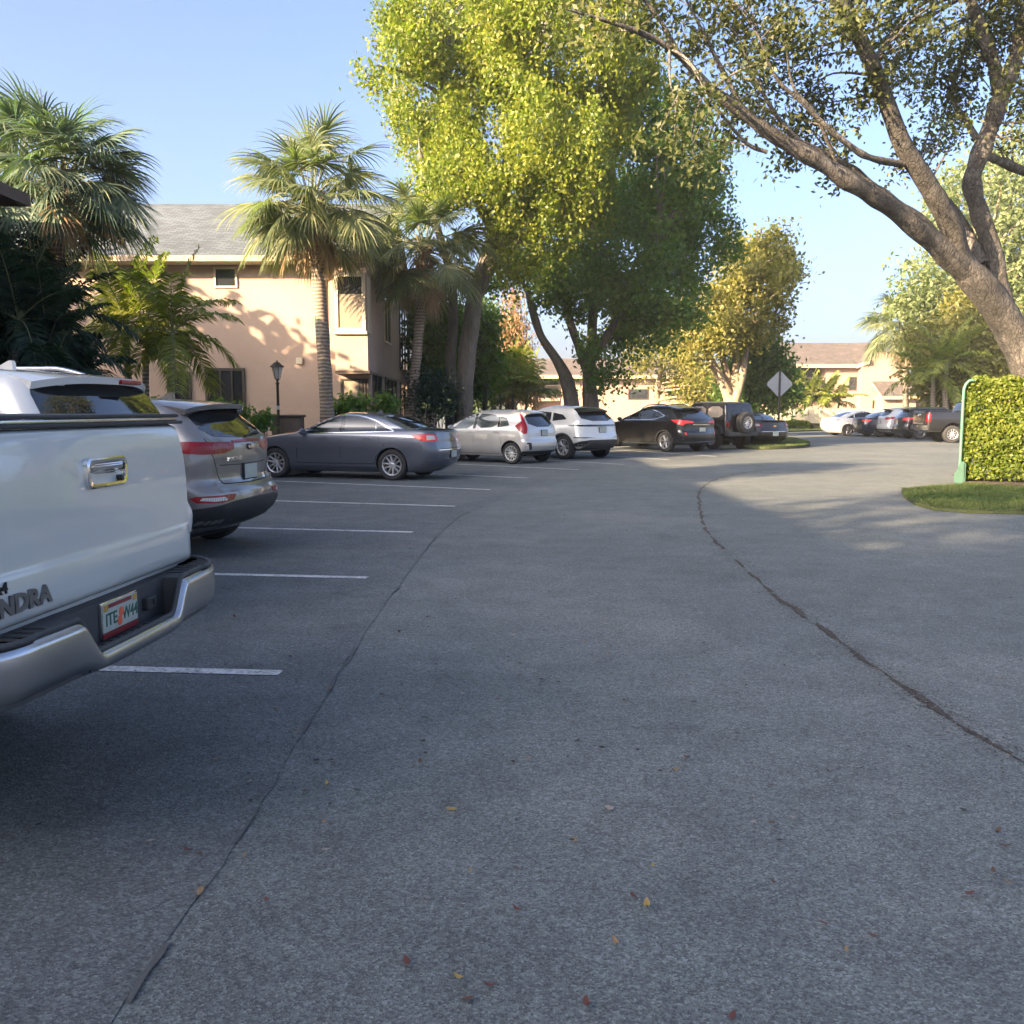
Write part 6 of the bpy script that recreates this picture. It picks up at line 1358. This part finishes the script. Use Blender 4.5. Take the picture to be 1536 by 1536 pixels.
# ---- the spreading tree over the road
def rp(items): 
    out = []
    for px, py, Y, w_ in items: c = P(px, py, Y); out.append((c.x, c.y, c.z, w_*.66*Y/F/2))
    return out
LIMBS = [
 [(1590,760,22.2,86),(1575,660,22,78),(1540,545,21.4,70),(1508,480,21,68),(1470,428,20.4,66),(1440,392,20,56),(1424,335,19.4,47),(1392,278,18.8,42),(1352,212,18.2,38),(1322,132,17.7,34),(1292,62,17.2,32),(1256,0,16.7,30),(1225,-60,16.3,24),(1180,-140,16,16)],
 [(1480,440,20.5,40),(1438,398,20,52),(1390,352,19.3,49),(1330,306,18.6,45),(1280,276,18,40),(1225,241,17.5,35),(1165,206,17,31),(1110,166,16.6,27),(1060,128,16.2,22),(1018,82,15.8,16),(968,52,15.4,12),(905,30,15,8),(850,14,14.6,4)],
 [(1322,296,18.4,26),(1285,262,18.2,24),(1235,232,17.7,20),(1190,205,17.3,13),(1150,150,17,8),(1120,90,16.6,5)],
 [(1352,246,18.4,17),(1318,240,18,15),(1288,228,17.7,14),(1242,192,17.3,12),(1205,155,17,10),(1165,118,16.7,7),(1140,60,16.4,4)],
 [(1512,492,21,50),(1500,440,20.8,44),(1488,375,20.6,40),(1468,315,20.4,38),(1458,268,20.2,38),(1478,212,20,38),(1500,150,19.8,36),(1522,90,19.6,32),(1540,20,19.4,28),(1555,-60,19,22)],
 [(1502,150,19.8,30),(1492,100,19.6,28),(1474,50,19.4,26),(1456,0,19.2,22),(1440,-60,19,16)],
 [(1474,396,20.5,26),(1452,350,20.8,24),(1425,308,21,20),(1412,296,21.2,14)],
 [(1472,220,20,16),(1450,182,20.2,14),(1428,145,20.4,11),(1440,95,20.6,9),(1452,50,20.8,6)],
 [(1478,232,20.1,18),(1510,246,20.6,20),(1545,258,21,20),(1600,250,21.5,14)],
 [(1262,264,17.9,9),(1225,175,17.2,0.1+8),(1190,130,16.9,6),(1180,70,16.6,4)],
 [(1120,176,16.7,14),(1085,108,16.4,11),(1050,40,16,7),(1020,-20,15.6,4)],
 [(1150,228,17.1,10),(1120,215,16.9,8),(1085,175,16.6,6),(1060,140,16.4,4)],
 [(1020,85,15.8,12),(990,30,15.6,9),(950,-20,15.3,6)]]
sp_root = thing('spreading_tree', 'near tree with a thick bare trunk and long crooked limbs arching over the road', 'tree', (P(1590,760,22.2).x, 22.2, 0)); off = np.array((P(1590,760,22.2).x, 22.2, 0.))
a = Acc(); a.tube([(q[0]-off[0], q[1]-off[1], q[2], q[3]) for q in catmull(rp(LIMBS[0]), 8)], 18, .10, 3); b0 = rp(LIMBS[0])[0]
a.tube([(b0[0]-off[0]+.25, b0[1]-off[1], -.2, .95), (b0[0]-off[0]+.1, b0[1]-off[1], .5, .72), (b0[0]-off[0], b0[1]-off[1], b0[2]+.1, b0[3])], 18, .15, 5); a.build('trunk', M['bark_dark'], sp_root)
tips = catmull(rp(LIMBS[0]), 8)[40:]
for i, l in enumerate(LIMBS[1:]):
    q = catmull(rp(l), 7); tips += q[len(q)//4:]; b = Acc(); b.tube([(p[0]-off[0], p[1]-off[1], p[2], p[3]*(1+.08*math.sin(k*.9+i))) for k, p in enumerate(q)], 12, .13, i); b.build('limb', M['bark_dark'], sp_root)
BL = [(880,25,34),(930,45,40),(985,35,48),(1030,70,42),(1060,25,54),(1100,80,48),(1040,140,44),(1080,200,34),(1010,200,34),(1045,240,30),(1110,130,42),(1140,40,60),(1180,90,48),(1150,170,34),(1195,190,30),(1210,40,56),(1240,110,46),(1230,170,34),(1255,215,28),(1180,230,26),(1250,265,16),(1290,30,44),(1330,30,46),(1370,70,50),(1350,120,36),(1400,30,56),(1410,130,46),(1380,190,34),(1370,235,24),(1400,225,20),(1440,70,50),(1440,150,34),(1425,195,30),(1475,40,50),(1520,40,54),(1510,150,30),(1505,205,26),(1530,110,40),(1545,190,34),(1300,120,28),(1280,170,22),(1110,170,24),(1350,250,14),(1330,150,20)]
bl = [] 
rr = random.Random(3)
for px, py, q in BL:
    Y = (15.5+ (px-880)/660*4.5)+rr.uniform(-1.6,1.6); c = P(px, py, Y); s_ = q*Y/F; bl.append((c.x, c.y, c.z, s_, s_*1.1, s_*.85))
for px, py, Y, q in ((1000,-80,16,90),(1120,-110,17,100),(1250,-120,17,100),(1380,-110,18,110),(1500,-100,19,110),(1620,-40,20,110),(1640,120,21,100),(1700,40,20,120),(1560,-160,19,120),(1300,-220,17,120),(900,-60,15,60)): c = P(px, py, Y); s_ = q*Y/F; bl.append((c.x, c.y, c.z, s_, s_*1.3, s_*.9))
rq = np.random.default_rng(77); C, cent = blob_points(bl, 54000, .17, 26, (1,1,.8), .10, rq, .25); tw = Acc(); T = np.array(tips)
for i in rq.choice(len(cent), 420, replace=False):
    c = cent[i][1]; dd = np.linalg.norm(T[:,:3]-c, axis=1); j = int(np.argmin(dd))
    if dd[j] < 2.6: limb(tw, T[j,:3]-off, c-off, min(.03, T[j,3]*.6), .006, .08, 5, j)
tw.build('twigs', M['bark_dark'], sp_root)
V, Fs = leaf_mesh_from(C-off, .115, .056, .35, .4, rq); link('crown', np_mesh('crown', V, Fs), LEAF['oak'], sp_root)
# ---- woods closing the view, and unseen trees added to shade the lot
r2 = np.random.default_rng(9); wb = []
for k in range(70): x = -120+k*5.2+r2.uniform(-2,2); y = 135+r2.uniform(-10,14); z = r2.uniform(2.5,5.0) if 0 < x < 60 else r2.uniform(3,7); wb.append((x, y, z*.6, 4.5, 4.5, z))
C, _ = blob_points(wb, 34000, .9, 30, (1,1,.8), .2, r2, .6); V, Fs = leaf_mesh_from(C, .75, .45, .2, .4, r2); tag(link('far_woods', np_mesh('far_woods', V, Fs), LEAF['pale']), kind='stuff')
def added_shade_tree(i, x, y, h, rad, label):
    r = random.Random(i); bl_ = [(x+r.uniform(-.55,.55)*rad, y+r.uniform(-.55,.55)*rad, h*r.uniform(.55,.88), rad*.5, rad*.5, rad*.45) for _ in range(12)]
    tree('shade_tree' if i == 0 else 'shade_tree.%03d' % i, label, [[(x,y,0,.35),(x+.2,y,h*.3,.28),(x,y+.3,h*.6,.18),(x,y,h*.8,.08)]], bl_, 'green', 11000, .42, .26, .5, 30, .3, .4, 'bark', 'trees shading the parking lot', 14, seed=60+i)
for i, (x, y, h, rad) in enumerate(((-18.6,19.9,8.1,4.3),(-23,-17.5,17.5,6.8),(-15,-20,14,6.5),(-7,-25,14.5,6.5),(2,-30,15,7),(11,-34,16,7),(-34,-16,13,5.5),(-24,-1.4,15.5,1.25))): added_shade_tree(i, x, y, h, rad, ['leafy tree beside the peach house, out of view past the dark palms', 'leafy tree behind the end of the house beside the bays', 'leafy tree nearest the south end of the bays', 'leafy tree across the foot of the lane', 'leafy tree straight behind the viewer', 'leafy tree behind the viewer on the hedge side', 'leafy tree behind the roof of the house beside the bays', 'narrow tall tree just behind the roof ridge of the house beside the bays'][i])

# ---- thin haze added to imitate lens veil and lift distant dark tones
def haze_box(density):
    bm = bmesh.new(); box(bm, (-320,-320,-1), (320,520,26)); m = bpy.data.materials.new('haze'); m.use_nodes = True; nt = m.node_tree; nt.nodes.remove(nt.nodes['Principled BSDF'])
    pv = nt.nodes.new('ShaderNodeVolumePrincipled'); pv.inputs['Color'].default_value = (.92,.95,1,1); pv.inputs['Density'].default_value = density; pv.inputs['Anisotropy'].default_value = .0; L(nt, pv.outputs[0], nt.nodes['Material Output'].inputs['Volume'])
    from_bm('haze', bm, m)['kind'] = 'stuff'
haze_box(.0004)
